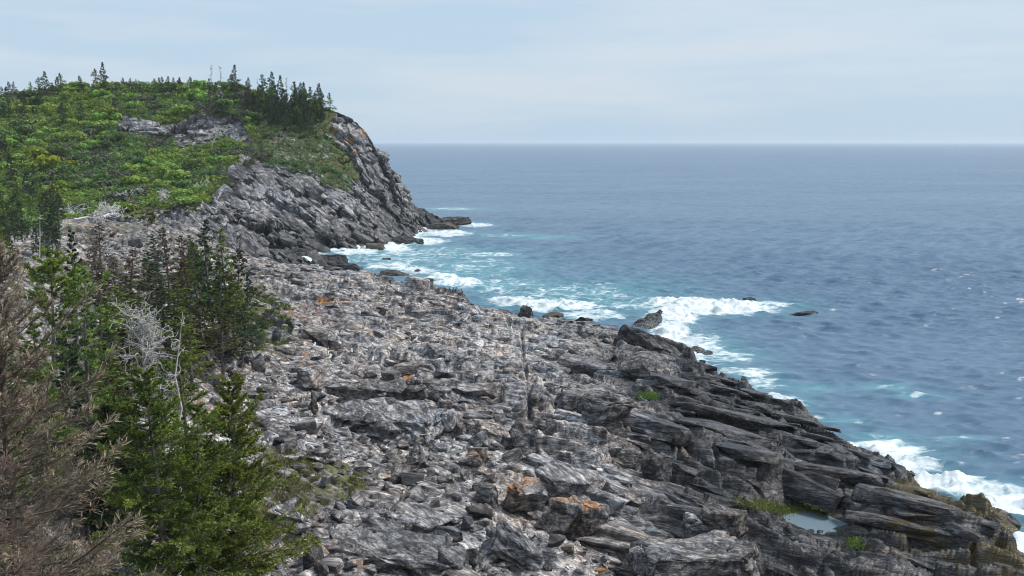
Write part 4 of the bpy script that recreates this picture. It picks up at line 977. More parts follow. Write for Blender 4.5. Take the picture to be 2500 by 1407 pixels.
def scatter(name, pts, base, scales, mat, label, rngv):
    """one mass of ground cover from many small copies of a few tufts"""
    VV, FF, TT, n0 = [], [], [], 0
    for j, (V, F, T) in enumerate(base):
        sel = np.arange(len(pts)) % len(base) == j; P_ = pts[sel]; S = scales[sel]; n = len(P_); a = rngv.random(n) * 6.28
        ca_, sa_ = np.cos(a)[:, None], np.sin(a)[:, None]
        X = (V[None, :, 0] * ca_ - V[None, :, 1] * sa_) * S[:, None] + P_[:, 0:1]; Yv = (V[None, :, 0] * sa_ + V[None, :, 1] * ca_) * S[:, None] + P_[:, 1:2]
        Zv = V[None, :, 2] * S[:, None] + P_[:, 2:3]
        VV.append(np.stack([X, Yv, Zv], -1).reshape(-1, 3)); FF.append((F[None] + (np.arange(n) * len(V))[:, None, None]).reshape(-1, F.shape[1]) + n0); n0 += n * len(V)
        if T is not None: TT.append(np.clip(T[None] * 0.75 + rngv.random(n)[:, None] * 0.4 - 0.08, 0, 1).reshape(-1))
    o = obj(name, mesh_from(name, np.concatenate(VV), np.concatenate(FF), mat, attrs={'tint': np.concatenate(TT)} if TT else None))
    return tag(o, label, None, None, 'stuff')
def poly_pts(n, poly, box, rngv, excl=()):
    us = rngv.uniform(box[0], box[1], n * 4); vs = rngv.uniform(box[2], box[3], n * 4); k = inpoly(us, vs, poly)
    for e in excl: k &= ~inpoly(us, vs, e)
    us, vs = us[k][:n], vs[k][:n]; p = hits(us, vs); return p[np.isfinite(p[:, 0])]
pts = poly_pts(5200, VEG, (-20, 620, 200, 560), rng, (BAND, [(q[0], q[1] + 9) for q in BAND], SOFT)); pts[:, 2] -= 0.15
ns = fbm2(pts[:, 0] / 14, pts[:, 1] / 14, 2, 401) + rng.normal(size=len(pts)) * 0.3
for k, sel, lab in (('leaf_a', ns > -0.02, 'bright green low growth on the headland'), ('leaf_b', (ns <= -0.02) & (ns > -0.5), 'dark green low growth covering the headland'), ('leaf_d', ns <= -0.5, 'grey brown scrub on the headland')):
    scatter('low_scrub', pts[sel], [shrub(300 + i, None, n=46, leaf=0.55, wid=0.4) for i in range(3)], rng.uniform(0.55, 1.25, sel.sum()), M[k], lab, rng)
pts = poly_pts(500, VEG, (620, 880, 240, 450), rng); pts = np.concatenate([pts, poly_pts(120, [(640, 400), (860, 480), (860, 430), (700, 380)], (640, 860, 380, 480), rng)])
scatter('low_scrub', pts, [shrub(310 + i, None, n=40, leaf=0.5, wid=0.35) for i in range(3)], rng.uniform(0.35, 1.0, len(pts)), M['leaf_b'], 'dull green scrub on the steep turf by the cliff', rng)
# turf tufts near the boulders, and brush under the near trees
def tuft(seed, n=26, h=0.4, w=0.05):
    r_ = np.random.default_rng(seed); b0 = r_.normal(size=(n, 3)) * np.array([0.25, 0.25, 0]); d = unit(r_.normal(size=(n, 3)) * np.array([0.45, 0.45, 0.1]) + np.array([0, 0, 0.9]))
    V, F = rhombs(b0, d, h * (0.5 + r_.random(n)), w * (0.7 + 0.6 * r_.random(n)), r_); return V, F, np.repeat(r_.random(n), 4)
def on_ground(p): p = p.copy(); p[:, 2] = tops(p[:, 0], p[:, 1]) - 0.03; return p
def world_pts(n, poly, box, rngv, wob=25):
    """uniform on the ground inside a traced outline: box = x0, x1, y0, y1"""
    x = rngv.uniform(box[0], box[1], n); y = rngv.uniform(box[2], box[3], n); z = height(x, y, False); u, v = proj(x, y, z)
    k = inpoly(u + wob * 2 * fbm2(x / 4, y / 4, 2, 411), v + wob * fbm2(x / 3, y / 3, 2, 412), poly); x, y = x[k], y[k]
    return np.stack([x, y, tops(x, y) - 0.03], -1)
pts = world_pts(9000, TURF2, (-26, -5, 46, 84), rng)
pts = pts[fbm2(pts[:, 0] / 2.0, pts[:, 1] / 2.0, 3, 421) > 0.12]
scatter('grass', pts, [tuft(i) for i in range(4)], rng.uniform(0.35, 0.9, len(pts)), M['grass'], 'rough grass among the boulders', rng)
pts = world_pts(9000, TURF_POLY, (-50, -15, 95, 165), rng); pts = pts[fbm2(pts[:, 0] / 4, pts[:, 1] / 4, 3, 422) > 0.16]
scatter('grass', pts, [tuft(10 + i, 22, 0.4, 0.12) for i in range(4)], rng.uniform(0.6, 1.3, len(pts)), M['turfgrass'], 'grass beside the grove', rng)
x = rng.uniform(-40, -8, 5200); y = rng.uniform(34, 92, 5200); k = (x < -4 - 0.225 * y) & (fbm2(x / 5, y / 5, 2, 423) > -0.1 + 0.25 * (y > 60)); pts = np.stack([x, y, height(x, y)], -1)[k]
scatter('underbrush', pts, [shrub(330 + i, None, n=60, leaf=0.22, wid=0.1) for i in range(3)], rng.uniform(0.35, 0.8, len(pts)), M['leaf_d'], 'brown underbrush beneath the spruces', rng)
# ------------------------------------------------------------------ rocks
def lichen_rock(name):
    m = rock_material(name, False, fs=1.3, warm=1.0, tone=1.55, elong=3); nt = m.node_tree; g = G(nt)
    b = [n for n in nt.nodes if n.type == 'BSDF_PRINCIPLED'][0]; old = b.inputs['Base Color'].links[0].from_socket
    tcn = nt.nodes.new('ShaderNodeTexCoord'); sp_ = nt.nodes.new('ShaderNodeSeparateXYZ'); g.l(tcn.outputs['Generated'], sp_.inputs[0])
    up = g.ramp(sp_.outputs[2], [(0.72, 0.0), (1.0, 0.44)]); lf_ = g.ramp(sp_.outputs[0], [(0.0, 0.36), (0.3, 0.0)])
    f = g.math('ADD', g.math('ADD', up, lf_), g.noise(tcn.outputs['Object'], 3.2, 10, 0.85))
    f = g.ramp(g.math('SUBTRACT', f, 0.80), [(0.0, 0.0), (0.22, 0.85)])
    g.l(g.mix(f, old, g.mix(g.noise(tcn.outputs['Object'], 7, 3), (.46, .17, .03), (.62, .28, .06))), b.inputs['Base Color'])
    return m
def weed_rock(name):
    m = rock_material(name, False, fs=0.9, warm=0.5, tone=0.42, elong=4); nt = m.node_tree; g = G(nt)
    b = [n for n in nt.nodes if n.type == 'BSDF_PRINCIPLED'][0]; old = b.inputs['Base Color'].links[0].from_socket
    tcn = nt.nodes.new('ShaderNodeTexCoord'); f = g.ramp(g.noise(tcn.outputs['Object'], 0.7, 6, 0.7), [(0.45, 0.0), (0.6, 0.75)])
    g.l(g.mix(f, old, (.115, .085, .018)), b.inputs['Base Color']); b.inputs['Roughness'].default_value = 0.5
    return m
M['lichenrock'] = lichen_rock('orange_lichen_rock'); M['wetrock'] = weed_rock('wet_weedy_rock'); M['wetdark'] = rock_material('wet_dark_rock', False, fs=0.9, warm=0.3, tone=0.4, elong=4)
M['head_boulder'] = rock_material('cliff_boulder_rock', False, fs=0.6, warm=0.4, tone=0.6, elong=3)

def big_rock(name, u, v, wpx, hpx, label, cat, mat, z=None, depth=1.0, seed=0, n=16, rough=0.12, cuts=2, flat=0.0, tip=None, yaw=None, tilt=(0, 0), sink=0.25, group=None):
    """a rock whose foot shows at pixel (u, v), wpx wide and hpx tall"""
    if z is None: p = seen([u], [v])[0]
    else: p = P(u, v, z)
    px = np.hypot(p[1], CAM_H - p[2]) / 2500
    w, h = wpx * px, hpx * px * 1.05; hh = h / (1 - sink)
    V, F = hull_rock(seed + int(u * 7 + v), (w, w * depth, hh), n, cuts, rough * min(w, hh), flat, tip)
    o = obj(name, mesh_from(name, V, F, mat), None, (p[0], p[1] + w * depth * 0.35, p[2] - hh * sink))
    o.rotation_euler = (tilt[0], tilt[1], np.random.default_rng(seed + int(u)).uniform(-.5, .5) if yaw is None else yaw)
    return tag(o, label, cat, group)
LR, BD, SL, DK, BR, WD, WR = (M[k] for k in ('lichenrock', 'boulder', 'slab', 'darkrock', 'brownrock', 'wetdark', 'wetrock'))
# the lichen-edged outcrop and marked boulders of the shelf
big_rock('rock_block', 1268, 1262, 112, 112, 'tall jointed block with orange lichen along its upper edge', 'rock', LR, depth=0.8, seed=1, n=17, flat=0.65, yaw=.4, rough=.12, tilt=(.12, .14), sink=.25)
big_rock('rock_block', 1358, 1308, 110, 84, 'grey block with orange cap just right of the tall lichen block', 'rock', LR, depth=0.9, seed=2, n=15, flat=0.55, yaw=-.2, rough=.12, tilt=(.1, .2), sink=.12)
big_rock('rock_block', 1428, 1310, 100, 84, 'sloping block with bright orange rim, right end of the lichen outcrop', 'rock', LR, depth=0.9, seed=3, n=16, flat=0.6, yaw=.3, rough=.12, tilt=(.1, .28), sink=.12)
big_rock('rock_block', 1375, 1210, 150, 52, 'broad pale slab leaning behind the lichen blocks', 'rock', SL, depth=0.8, seed=4, flat=0.8, yaw=-.3, tilt=(.12, .12))
big_rock('rock_block', 1190, 1232, 66, 46, 'rust stained block left of the tall lichen block', 'rock', BR, depth=1, seed=5, flat=0.8)
big_rock('boulder', 1012, 1142, 74, 64, 'pointed boulder with orange lichen on its tip', 'boulder', LR, depth=0.8, seed=6, n=11, tip=(0.1, 0, 1.5))
big_rock('boulder', 1148, 1142, 62, 40, 'squat dark boulder capped with orange lichen', 'boulder', LR, depth=0.9, seed=7)
big_rock('boulder', 1275, 1090, 66, 56, 'rounded brown boulder at the lower end of the fissure', 'boulder', BR, depth=0.9, seed=8, n=26)
big_rock('boulder', 1240, 1098, 38, 34, 'small tan boulder beside the rounded one at the fissure', 'boulder', BR, depth=0.9, seed=9, n=22)
big_rock('boulder', 1172, 1090, 48, 46, 'blue grey upright boulder left of the fissure', 'boulder', BD, depth=0.9, seed=10)
big_rock('boulder', 758, 1385, 62, 66, 'dark square boulder at the left end of the long pale ledge', 'boulder', DK, depth=0.9, seed=11, flat=0.7)
big_rock('boulder', 838, 1400, 66, 50, 'tan angular boulder in front of the long pale ledge', 'boulder', BR, depth=0.9, seed=12)
big_rock('long_rock', 960, 1396, 360, 48, 'long pale flat ledge along the bottom of the rubble', 'ledge', SL, depth=0.5, seed=13, n=30, flat=0.85, sink=.5, yaw=-.08, rough=0.3, cuts=3, tilt=(.05, .06))
big_rock('flat_rock', 1010, 1290, 190, 34, 'wide pale slab in the middle of the rubble', 'slab', SL, depth=0.6, seed=14, n=20, flat=0.8, sink=.5, yaw=-.2, tilt=(.1, .08))
big_rock('flat_rock', 985, 1300, 76, 40, 'thick pale wedge at the foot of the wide slab', 'slab', SL, depth=0.6, seed=15, n=14, flat=0.7, yaw=.1)
big_rock('flat_rock', 702, 1282, 96, 34, 'flat pale slab lying on the grass edge', 'slab', SL, depth=0.7, seed=16, n=14, flat=0.8, yaw=-.3, tilt=(.1, .12))
big_rock('flat_rock', 905, 985, 270, 40, 'long blue grey slab above the broad bedded one', 'slab', BD, depth=0.5, seed=17, n=24, flat=0.8, sink=.5, yaw=.05, rough=.25, cuts=3)
big_rock('flat_rock', 930, 1050, 310, 40, 'broad pale bedded slab at the upper edge of the rubble', 'slab', SL, depth=0.6, seed=18, n=26, flat=0.85, sink=.5, yaw=-.12, rough=.25, cuts=3, tilt=(.08, .06))
big_rock('boulder', 1022, 955, 34, 40, 'pale upright boulder at the end of the blue grey slab', 'boulder', SL, depth=0.8, seed=19, n=20)
big_rock('boulder', 1070, 975, 70, 26, 'flat oval blue grey boulder in the shelf hollow', 'boulder', BD, depth=0.6, seed=20, n=30)
big_rock('boulder', 735, 950, 50, 44, 'pointed grey boulder at the top of the rubble slope', 'boulder', BD, depth=0.8, seed=21, n=12, tip=(-.2, 0, 1.4))
big_rock('boulder', 760, 1010, 36, 44, 'rusty brown upright boulder beside the broad slab', 'boulder', BR, depth=0.8, seed=22, n=14)
big_rock('boulder', 1160, 1395, 80, 60, 'pale cone shaped boulder near the bottom of the rubble', 'boulder', SL, depth=0.8, seed=23, n=12, tip=(0, 0, 1.4))
big_rock('boulder', 1250, 1375, 130, 70, 'large dark grey boulder right of the cone shaped one', 'boulder', BD, depth=0.8, seed=24, n=18, tilt=(0, .3))
big_rock('boulder', 1605, 1172, 76, 62, 'dark square boulder below the black ledges', 'boulder', DK, depth=0.9, seed=25, flat=0.7)
big_rock('boulder', 1590, 925, 160, 58, 'big rounded dome of grey rock speckled white', 'boulder', BD, depth=0.9, seed=26, n=60, rough=.05, sink=.4)
big_rock('rock_block', 1475, 1020, 140, 60, 'overhanging grey block with tan patch above the ledges', 'rock', BD, depth=0.7, seed=27, flat=0.5, n=18, tilt=(0, .15))
big_rock('rock_block', 1410, 1000, 130, 46, 'long block beside the overhanging one', 'rock', BD, depth=0.6, seed=28, flat=0.6, n=18, tilt=(0, .1))
big_rock('boulder', 1570, 1385, 66, 64, 'smooth grey upright boulder at the bottom beside the blue slab', 'boulder', BD, depth=0.8, seed=29, n=22)
big_rock('boulder', 1700, 1310, 70, 52, 'pale rounded boulder in the row of jointed blocks', 'boulder', SL, depth=0.9, seed=30, n=24)
big_rock('rock_block', 1775, 1305, 110, 58, 'brown grey square block at the right of the jointed row', 'rock', BR, depth=0.8, seed=31, flat=0.8)
big_rock('flat_rock', 1720, 1415, 300, 70, 'smooth blue grey slab at the bottom of the view', 'slab', BD, depth=0.6, seed=32, n=30, flat=0.8, sink=.5, rough=.15, cuts=3)
big_rock('boulder', 1740, 1000, 170, 64, 'dark whale shaped rock by the surf', 'boulder', DK, z=2.0, depth=0.5, seed=33, n=36, rough=.1, yaw=-.35, tilt=(0, .2))
big_rock('rock_block', 1570, 880, 190, 60, 'slanting dark ledge block above the surf, left of the whale shaped rock', 'rock', DK, z=2.6, depth=0.4, seed=34, n=22, flat=0.6, yaw=-.5, tilt=(0, .3))
# rocks standing in or at the sea
def sea_rock(u, v, w, h, label, mat=WD, **kw): big_rock('surf_rock', u, v, w, h, label, 'sea rock', mat, z=kw.pop('z', 0.0), sink=0.4, **kw)
sea_rock(1580, 800, 78, 42, 'dark pointed rock leaning into the breaking surf', WD, depth=0.7, seed=41, n=20, tip=(1.0, 0, 1.25), yaw=0)
sea_rock(1568, 806, 60, 14, 'low olive weedy rock at the foot of the pointed one', WR, depth=0.7, seed=42)
sea_rock(1832, 736, 30, 9, 'small dark rock awash at the far end of the surf', WD, depth=0.8, seed=43, n=24)
sea_rock(1962, 771, 84, 9, 'low black reef just breaking the water, farthest out', WD, depth=0.35, seed=44, n=24)
sea_rock(1287, 766, 40, 20, 'dark block standing on the rim of the shelf', WD, z=3.4, depth=0.8, seed=45, flat=.6)
sea_rock(1350, 776, 56, 11, 'brown weedy rock right of the dark rim block', WR, z=3.0, depth=0.6, seed=46)
sea_rock(1424, 790, 54, 15, 'dark rock hump on the rim before the surf', WD, z=3.0, depth=0.7, seed=47)
sea_rock(940, 636, 28, 7, 'small dark rock in the cove', WD, depth=0.7, seed=48)
sea_rock(1018, 663, 20, 6, 'tiny dark rock right of the weedy cove ledges', WD, depth=0.7, seed=49)
sea_rock(960, 674, 84, 14, 'olive weedy ledge on the cove side of the shelf', WR, depth=0.4, seed=50)
sea_rock(1022, 692, 78, 12, 'dark brown ledge reaching into the surf below the weedy one', WR, depth=0.4, seed=51)
sea_rock(800, 652, 96, 28, 'dark hump of rock at the mouth of the inlet', WD, depth=0.6, seed=52, n=24)
sea_rock(850, 660, 80, 16, 'flat dark rock trailing right of the inlet hump', WD, depth=0.5, seed=53, n=24)
sea_rock(1062, 553, 70, 40, 'dark wedge shaped rock at the tip of the headland', WD, depth=0.8, seed=54, n=14, tip=(-1, 0, 1.3))
sea_rock(1112, 551, 80, 20, 'low dark islet farthest out from the headland', WD, depth=0.5, seed=55, n=24)
sea_rock(1082, 560, 84, 16, 'weedy low rock in front of the headland tip', WR, depth=0.5, seed=56, n=24)
sea_rock(990, 598, 90, 22, 'dark boulder heap at the foot of the headland', WD, depth=0.6, seed=57, n=40)
sea_rock(910, 612, 60, 16, 'weedy rock at the foot of the headland cliff', WR, depth=0.6, seed=58)
sea_rock(725, 634, 90, 22, 'smooth dark rock at the head of the inlet', WD, depth=0.6, seed=59, n=30)
sea_rock(1690, 862, 76, 15, 'dark weedy ledge jutting into the foam', WR, depth=0.4, seed=60)
sea_rock(1722, 866, 46, 9, 'narrow dark rock beyond the jutting ledge', WD, depth=0.5, seed=61)
sea_rock(1684, 900, 46, 18, 'dark lump in the foam below the jutting ledge', WD, depth=0.7, seed=62)
sea_rock(1716, 888, 22, 8, 'little round rock in the foam', WD, depth=0.8, seed=63, n=26)
sea_rock(2170, 1190, 110, 48, 'rounded olive brown rock nose above the surf', WR, z=.2, depth=0.6, seed=64, n=30, yaw=-.4, tilt=(0, .2))
sea_rock(2415, 1300, 150, 46, 'dark blunt end of the lowest ledge over the water', WR, z=.1, depth=0.4, seed=65, n=26, yaw=-.3, flat=.4, tilt=(0, .12))

# loose boulders: base shapes, then copies
rng = np.random.default_rng(12)
bshape = [hull_rock(500 + i, (1.0, rng.uniform(.6, .9), rng.uniform(.35, .7)), int(rng.integers(10, 18)), flat=float(rng.choice([0, .5, .8]))) for i in range(14)]
sshape = [hull_rock(540 + i, (1.0, rng.uniform(.5, .8), rng.uniform(.14, .26)), int(rng.integers(12, 18)), flat=.8) for i in range(8)]
bmesh_ = {k: [mesh_from('boulder', V, F, M[k]) for V, F in bshape] for k in ('boulder', 'darkrock', 'brownrock')}
smesh_ = [mesh_from('flat_rock', V, F, M['slab']) for V, F in sshape]
smallV = [hull_rock(580 + i, (1.0, .75, .5 if i % 2 else .25), 9) for i in range(8)]
pt = world_pts(26000, TALUS, (-36, 14, 46, 132), rng); pt = pt[rng.random(len(pt)) < 0.80]
ptb = world_pts(9000, BEACH, (-130, -45, 165, 300), rng)
gz_ = world_pts(1500, [(760, 760), (1300, 800), (1500, 900), (1600, 1000), (1500, 1250), (1250, 1090), (900, 1000), (760, 900)], (-40, 20, 70, 150), rng)
pt = np.concatenate([pt, gz_])
size = 0.16 + 0.30 * rng.pareto(2.4, len(pt)); size = np.minimum(size, 2.0)
sizeb = np.minimum(0.35 + 0.5 * rng.pareto(2.6, len(ptb)), 2.6)
app = np.concatenate([size / pt[:, 1], sizeb / ptb[:, 1] * 0.8]); allp = np.concatenate([pt, ptb]); alls = np.concatenate([size, sizeb])
u, v = proj(allp[:, 0], allp[:, 1], allp[:, 2]); vis = (u > 0) & (u < 2500) & (v < 1400)
hid = ((u < 560) & (v > 700)) | (u < 180)
app = np.where(vis & ~hid, app, 0); order = np.argsort(-app); bigi = order[:262]
isb = np.zeros(len(allp), bool); isb[bigi] = True
for i in bigi:
    x, y, z = allp[i]; s_ = alls[i]; r_ = rng.random()
    up_ = v[i] < 720; low = v[i] > 1180
    where = 'on the rocky beach behind the grove' if up_ else ('in the rubble at the bottom left' if low and u[i] < 950 else ('in the rubble around the lichen blocks' if low else ('on the rubble slope beside the spruces' if u[i] < 800 else 'on the middle of the shelf')))
    if r_ < 0.3: me, kind, nm, col_ = smesh_[i % 8], 'slab', 'flat_rock', 'pale flat slab'
    elif r_ < 0.72: me, kind, nm, col_ = bmesh_['boulder'][i % 14], 'boulder', 'boulder', 'grey angular boulder'
    elif r_ < 0.86: me, kind, nm, col_ = bmesh_['darkrock'][i % 14], 'boulder', 'boulder', 'dark angular boulder'
    else: me, kind, nm, col_ = bmesh_['brownrock'][i % 14], 'boulder', 'boulder', 'brownish angular boulder'
    o = obj(nm, me, None, (x, y, z - 0.08 * s_)); o.scale = (s_, s_ * rng.uniform(.8, 1.2), s_ * rng.uniform(.8, 1.2))
    o.rotation_euler = (rng.normal() * .22, rng.normal() * .22 + .08, rng.random() * 6.28)
    tag(o, f'{col_} lying {where}', kind, f'{col_}s {where}')
def rubble(name, P_, S, shapes, mat, label):
    VV, FF, n0 = [], [], 0
    for j, (V, F) in enumerate(shapes):
        sel = np.arange(len(P_)) % len(shapes) == j; p, s_ = P_[sel], S[sel]; n = len(p)
        A = rng.normal(size=(n, 3)) * .3; A[:, 2] = rng.random(n) * 6.28
        cx, sx_ = np.cos(A[:, 0]), np.sin(A[:, 0]); cyy, syy = np.cos(A[:, 1]), np.sin(A[:, 1]); c_z, s_z = np.cos(A[:, 2]), np.sin(A[:, 2])
        Rm = np.zeros((n, 3, 3)); Rm[:, 0] = np.stack([c_z * cyy, c_z * syy * sx_ - s_z * cx, c_z * syy * cx + s_z * sx_], -1)
        Rm[:, 1] = np.stack([s_z * cyy, s_z * syy * sx_ + c_z * cx, s_z * syy * cx - c_z * sx_], -1); Rm[:, 2] = np.stack([-syy, cyy * sx_, cyy * cx], -1)
        W = np.einsum('nij,vj->nvi', Rm, V - np.array([0, 0, .1])) * s_[:, None, None] + p[:, None, :]
        VV.append(W.reshape(-1, 3)); FF.append((F[None] + (np.arange(n) * len(V))[:, None, None]).reshape(-1, 3) + n0); n0 += n * len(V)
    return tag(obj(name, mesh_from(name, np.concatenate(VV), np.concatenate(FF), mat)), label, None, None, 'stuff')
M['rubble'] = rock_material('rubble_rock', True, fs=1.5, warm=0.5, tone=1.35, veg=False, elong=1.5)
for j, (mk, lab) in enumerate((('boulder', 'grey broken stones of the rubble slope'), ('slab', 'pale broken stones among the rubble'), ('brownrock', 'brownish broken stones among the rubble'), ('darkrock', 'dark broken stones among the rubble'))):
    q = np.random.default_rng(99).random(len(allp)); lo, hi = ((0, .42), (.42, .72), (.72, .86), (.86, 1.01))[j]
    sel = ~isb & (q >= lo) & (q < hi); rubble('rubble', allp[sel], alls[sel], smallV, M[mk], lab)

# pale debris board, weed patches and pools
p = seen([1465], [1152])[0]; w = 0.7
V, F = hull_rock(901, (w, w * .8, .14), 9, flat=.9)
tag(obj('debris_board', mesh_from('debris_board', V, F, bark_material('weathered_white_board', (.6, .58, .54), (.8, .78, .74))), None, (p[0], p[1], p[2] + .12)), 'small white flat piece of debris lying in a dark hollow', 'debris').rotation_euler = (.35, .1, .5)
m, nt, b = new_mat('pool_water'); b.inputs['Base Color'].default_value = (.17, .23, .27, 1); b.inputs['Roughness'].default_value = 0.03; b.inputs['IOR'].default_value = 1.33; M['pool'] = m
g = G(nt); tcn = nt.nodes.new('ShaderNodeTexCoord'); bp = nt.nodes.new('ShaderNodeBump'); bp.inputs['Strength'].default_value = .05; g.l(g.noise(tcn.outputs['Object'], 3, 2), bp.inputs['Height']); g.l(bp.outputs[0], b.inputs['Normal'])
for (u_, v_, z, ru, rv), lab in zip(POOLS, ('still tide pool reflecting the sky between the dark ledges', 'sliver of a pool below the larger tide pool')):
    c = P(u_, v_, z); n = 40; a = np.arange(n) * 2 * math.pi / n
    rx = abs(P(u_ - ru, v_, z)[0] - c[0]) * 1.6; ry = abs(P(u_, v_ - rv, z)[1] - c[1]) * 1.6
    V = np.concatenate([[[0, 0, 0]], np.stack([rx * np.cos(a), ry * np.sin(a), 0 * a], -1)]); F = np.stack([np.zeros(n, int), 1 + np.arange(n), 1 + (np.arange(n) + 1) % n], -1)
    tag(obj('tide_pool', mesh_from('tide_pool', V, F, M['pool']), None, tuple(c)), lab, 'tide pool')
M['algae'] = leaf_material('bright_green_algae', [(0.0, (.10, .15, .03)), (0.6, (.20, .27, .06)), (1.0, (.38, .44, .14))], 0.1)
for u_, v_, ru, rv, n, lab in ((1585, 965, 24, 7, 260, 'bright lime green weed patch on the dark shelf'), (1890, 1240, 90, 10, 420, 'pale green weed along the gully above the tide pool'), (1960, 1255, 50, 22, 300, 'green algae fringe around the tide pool'), (2090, 1325, 16, 14, 120, 'small green weed patch right of the tide pool')):
    a = rng.random(n) * 6.28; r_ = np.sqrt(rng.random(n)); k = 1 + .25 * rng.normal(size=n)
    hp_ = seen(u_ + ru * r_ * np.cos(a) * k, v_ + rv * r_ * np.sin(a) * k + .18 * ru * r_ * np.cos(a) * k * (n == 420)); hp_ = hp_[np.isfinite(hp_[:, 0])]
    scatter('algae', hp_, [tuft(60 + i, 14, .06, .10) for i in range(3)], rng.uniform(.7, 1.4, len(hp_)), M['algae'], lab, rng)

M['driftwood'] = bark_material('bleached_driftwood', (.42, .41, .40), (.70, .68, .66))
# driftwood: silvered fallen trees at the foot of the green slope
dw = [snag(130 + i, 10, 9, 3.8, levels=3, r0=0.34, start=0.2, bend=0.55, up=0.25, rmin=0.075, mat=M['driftwood']) for i in range(3)]
DW = [(265, 500, 1.0, 80, 30, 'silvered fallen tree with one bare limb standing up'), (250, 535, 1.1, 85, 95, 'tangled silver driftwood tree above the boulder beach'), (200, 530, .9, 84, -80, 'silver fallen tree at the left end of the driftwood tangle'),
      (290, 528, .9, 82, 150, 'silver fallen tree behind the driftwood tangle'), (180, 540, .8, 86, 60, 'broken silver branch pile left of the tangle'), (390, 490, .75, 80, -60, 'bleached fallen tree right of the tangle on the grass'), (460, 475, .7, 70, 40, 'bleached dead bush under the shrubs at the right'),
      (340, 492, .8, 86, 100, 'long bleached log with stubs above the brown turf'), (515, 370, .7, 25, 20, 'bleached forked dead tree below the outcrop'), (582, 428, .6, 30, -20, 'bleached dead tree where the turf meets the cliff')]
hp = hits([d[0] for d in DW], [d[1] for d in DW])
for i, ((u_, v_, s_, t_, yaw, lab), p) in enumerate(zip(DW, hp)):
    put_snag('fallen_tree' if t_ > 60 else 'dead_tree', dw[i % 3], (p[0], p[1], p[2] + .5), lab, None, (0, R(t_), R(yaw)), s_, 'dead tree')

# birds on the rocks
def bird(wh, gr, bl, name, h=0.42, upright=False):
    if upright: sp_ = np.array([[-.22, 0, .12], [-.12, 0, .2], [-.02, 0, .34], [.04, 0, .48], [.06, 0, .58], [.08, 0, .66], [.16, 0, .69], [.24, 0, .69]]); ra = np.array([.015, .06, .11, .10, .05, .04, .04, .006])
    else: sp_ = np.array([[-.36, 0, .26], [-.22, 0, .25], [-.06, 0, .25], [.08, 0, .28], [.14, 0, .36], [.17, 0, .43], [.23, 0, .44], [.31, 0, .42]]); ra = np.array([.012, .06, .105, .10, .055, .055, .045, .006])
    V, F = tubes(sp_[None], ra[None], 8); z = V[:, 2]; zc = z[F].mean(1); xc = V[F, 0].mean(1)
    fm = np.where(xc > .235, 2, np.where((zc > (.27 if not upright else -1)) & (xc < .1), 1, 0))
    if upright: fm = np.where(xc > .17, 2, 1)
    leg, lf = tubes(np.array([[[0, .04, 0], [0, .04, .1], [0, .04, .2]], [[0, -.04, 0], [0, -.04, .1], [0, -.04, .2]]], float), np.full((2, 3), .012), 4)
    return mesh_from(name, np.concatenate([V, leg]), np.concatenate([F, lf + len(V)]), [wh, gr, bl], fmat=np.concatenate([fm, np.full(len(lf), 2)]), smooth=True)
def flat_mat(n_, c, r_=.7):
    m, nt, b = new_mat(n_); g = G(nt); tcn = nt.nodes.new('ShaderNodeTexCoord'); q = g.noise(tcn.outputs['Object'], 14, 3)
    g.l(g.mix(q, tuple(x * .85 for x in c), c), b.inputs['Base Color']); b.inputs['Roughness'].default_value = r_; return m
wf, gf, yf, kf = flat_mat('white_feathers', (.86, .86, .84)), flat_mat('grey_feathers', (.5, .52, .54)), flat_mat('yellow_bill', (.6, .42, .08)), flat_mat('black_feathers', (.02, .02, .022), .5)
gull = bird(wf, gf, yf, 'gull'); corm = bird(kf, kf, kf, 'cormorant', upright=True)
GULLS = [(768, 851), (800, 873), (806, 880), (819, 871), (828, 881), (851, 867), (859, 865), (872, 882), (889, 862), (889, 878), (907, 850), (915, 852), (933, 854), (910, 886), (923, 818), (952, 811), (982, 834), (953, 861), (1001, 808), (1016, 836), (1043, 829),
         (1064, 821), (1064, 835), (1089, 824), (1132, 789), (1137, 786), (1150, 862), (1177, 862), (1044, 800), (1217, 808), (1243, 808), (1249, 810), (1214, 782), (837, 900)]
hp = seen([q[0] for q in GULLS], [q[1] for q in GULLS])
for i, (q, p) in enumerate(zip(GULLS, hp)):
    o = obj('gull', gull, None, (p[0], p[1], p[2] + .03)); o.rotation_euler = (0, 0, rng.random() * 6.28); o.scale = (1.3, 1.3, 1.3)
    tag(o, 'white gull standing on the grey shelf', 'gull', 'gulls resting on the shelf')
CORM = [(1087, 710), (1098, 709), (1106, 711), (1113, 711), (1128, 714), (1143, 716), (1160, 720), (1183, 730), (1488, 790)]
hp = seen([q[0] for q in CORM], [q[1] + 4 for q in CORM])
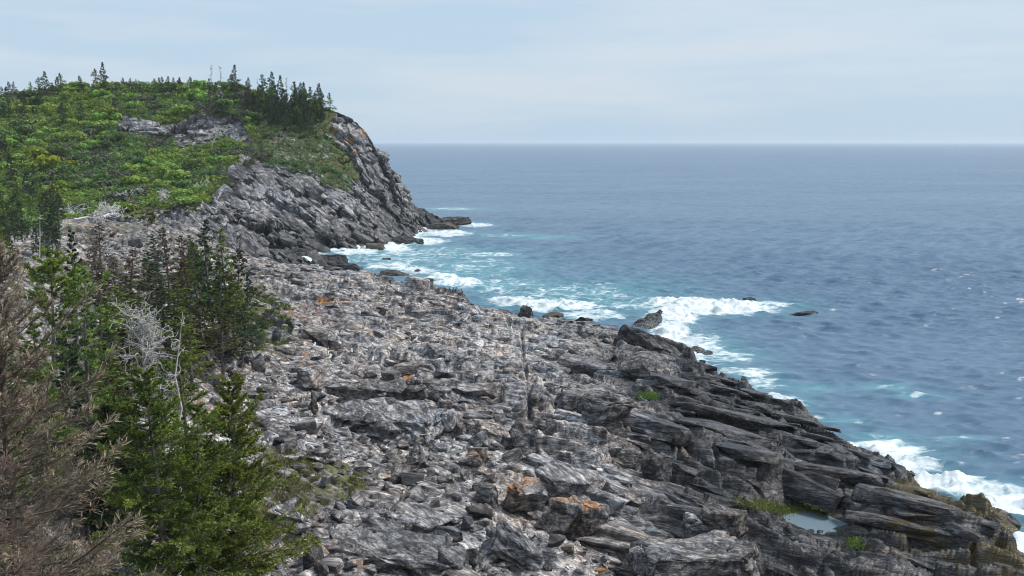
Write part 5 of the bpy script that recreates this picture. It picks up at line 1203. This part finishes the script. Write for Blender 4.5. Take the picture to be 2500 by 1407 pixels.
for i, (q, p) in enumerate(zip(CORM, hp)):
    if not np.isfinite(p[0]): continue
    o = obj('cormorant', corm, None, (p[0], p[1], p[2] + .03)); o.rotation_euler = (0, 0, rng.random() * 6.28); o.scale = (1.2, 1.2, 1.3)
    lone = i == len(CORM) - 1
    tag(o, 'lone dark cormorant near the pointed surf rock' if lone else 'dark cormorant upright on the rim of the shelf', 'cormorant', None if lone else 'cormorants along the rim')
# spray thrown up where the swell breaks on the rocks
M['spray'] = flat_mat('sea_spray_white', (.85, .88, .9))
sp_pts = []
for u_, v_, n, sx_, hh_ in ((1625, 802, 1500, 3.0, 1.3), (1655, 860, 700, 2.5, .8), (1700, 745, 700, 6.0, .6), (2225, 1192, 700, 2.0, .6), (2430, 1335, 700, 2.0, .7), (1015, 598, 300, 4.0, .9), (1840, 985, 400, 2.0, .6)):
    c = P(u_, v_, 0.2); q = rng.normal(size=(n, 3)); sp_pts.append(np.stack([c[0] + q[:, 0] * sx_, c[1] + q[:, 1] * sx_ * .7, np.abs(q[:, 2]) * hh_ * np.exp(-q[:, 0] ** 2 * .4) + .05], -1))
sp_pts = np.concatenate(sp_pts)
def drops(seed):
    r_ = np.random.default_rng(seed); n = 6; V, F = rhombs(r_.normal(size=(n, 3)) * .22, unit(r_.normal(size=(n, 3))), np.full(n, .07), np.full(n, .06), r_); return V, F, np.repeat(r_.random(n), 4)
scatter('sea_spray', sp_pts, [drops(i) for i in range(3)], rng.uniform(.4, 1.1, len(sp_pts)), M['spray'], 'white spray where the swell breaks on the rocks', rng)
# ------------------------------------------------------------------ sea air
bm = bmesh.new(); bmesh.ops.create_cube(bm, size=1.0)
me = bpy.data.meshes.new('haze'); bm.to_mesh(me); bm.free()
hz = obj('haze', me); tag(hz, 'thin sea haze over the whole view', None, None, 'stuff')
hz.scale = (110000, 84000, 82); hz.location = (0, 41000, 34)
mh = bpy.data.materials.new('sea_haze'); mh.use_nodes = True; nt = mh.node_tree; nt.nodes.clear()
oo = nt.nodes.new('ShaderNodeOutputMaterial'); pv = nt.nodes.new('ShaderNodeVolumePrincipled')
pv.inputs['Color'].default_value = (.86, .93, .98, 1); pv.inputs['Density'].default_value = 0.00008; pv.inputs['Anisotropy'].default_value = 0.2
nt.links.new(pv.outputs[0], oo.inputs['Volume']); me.materials.append(mh)
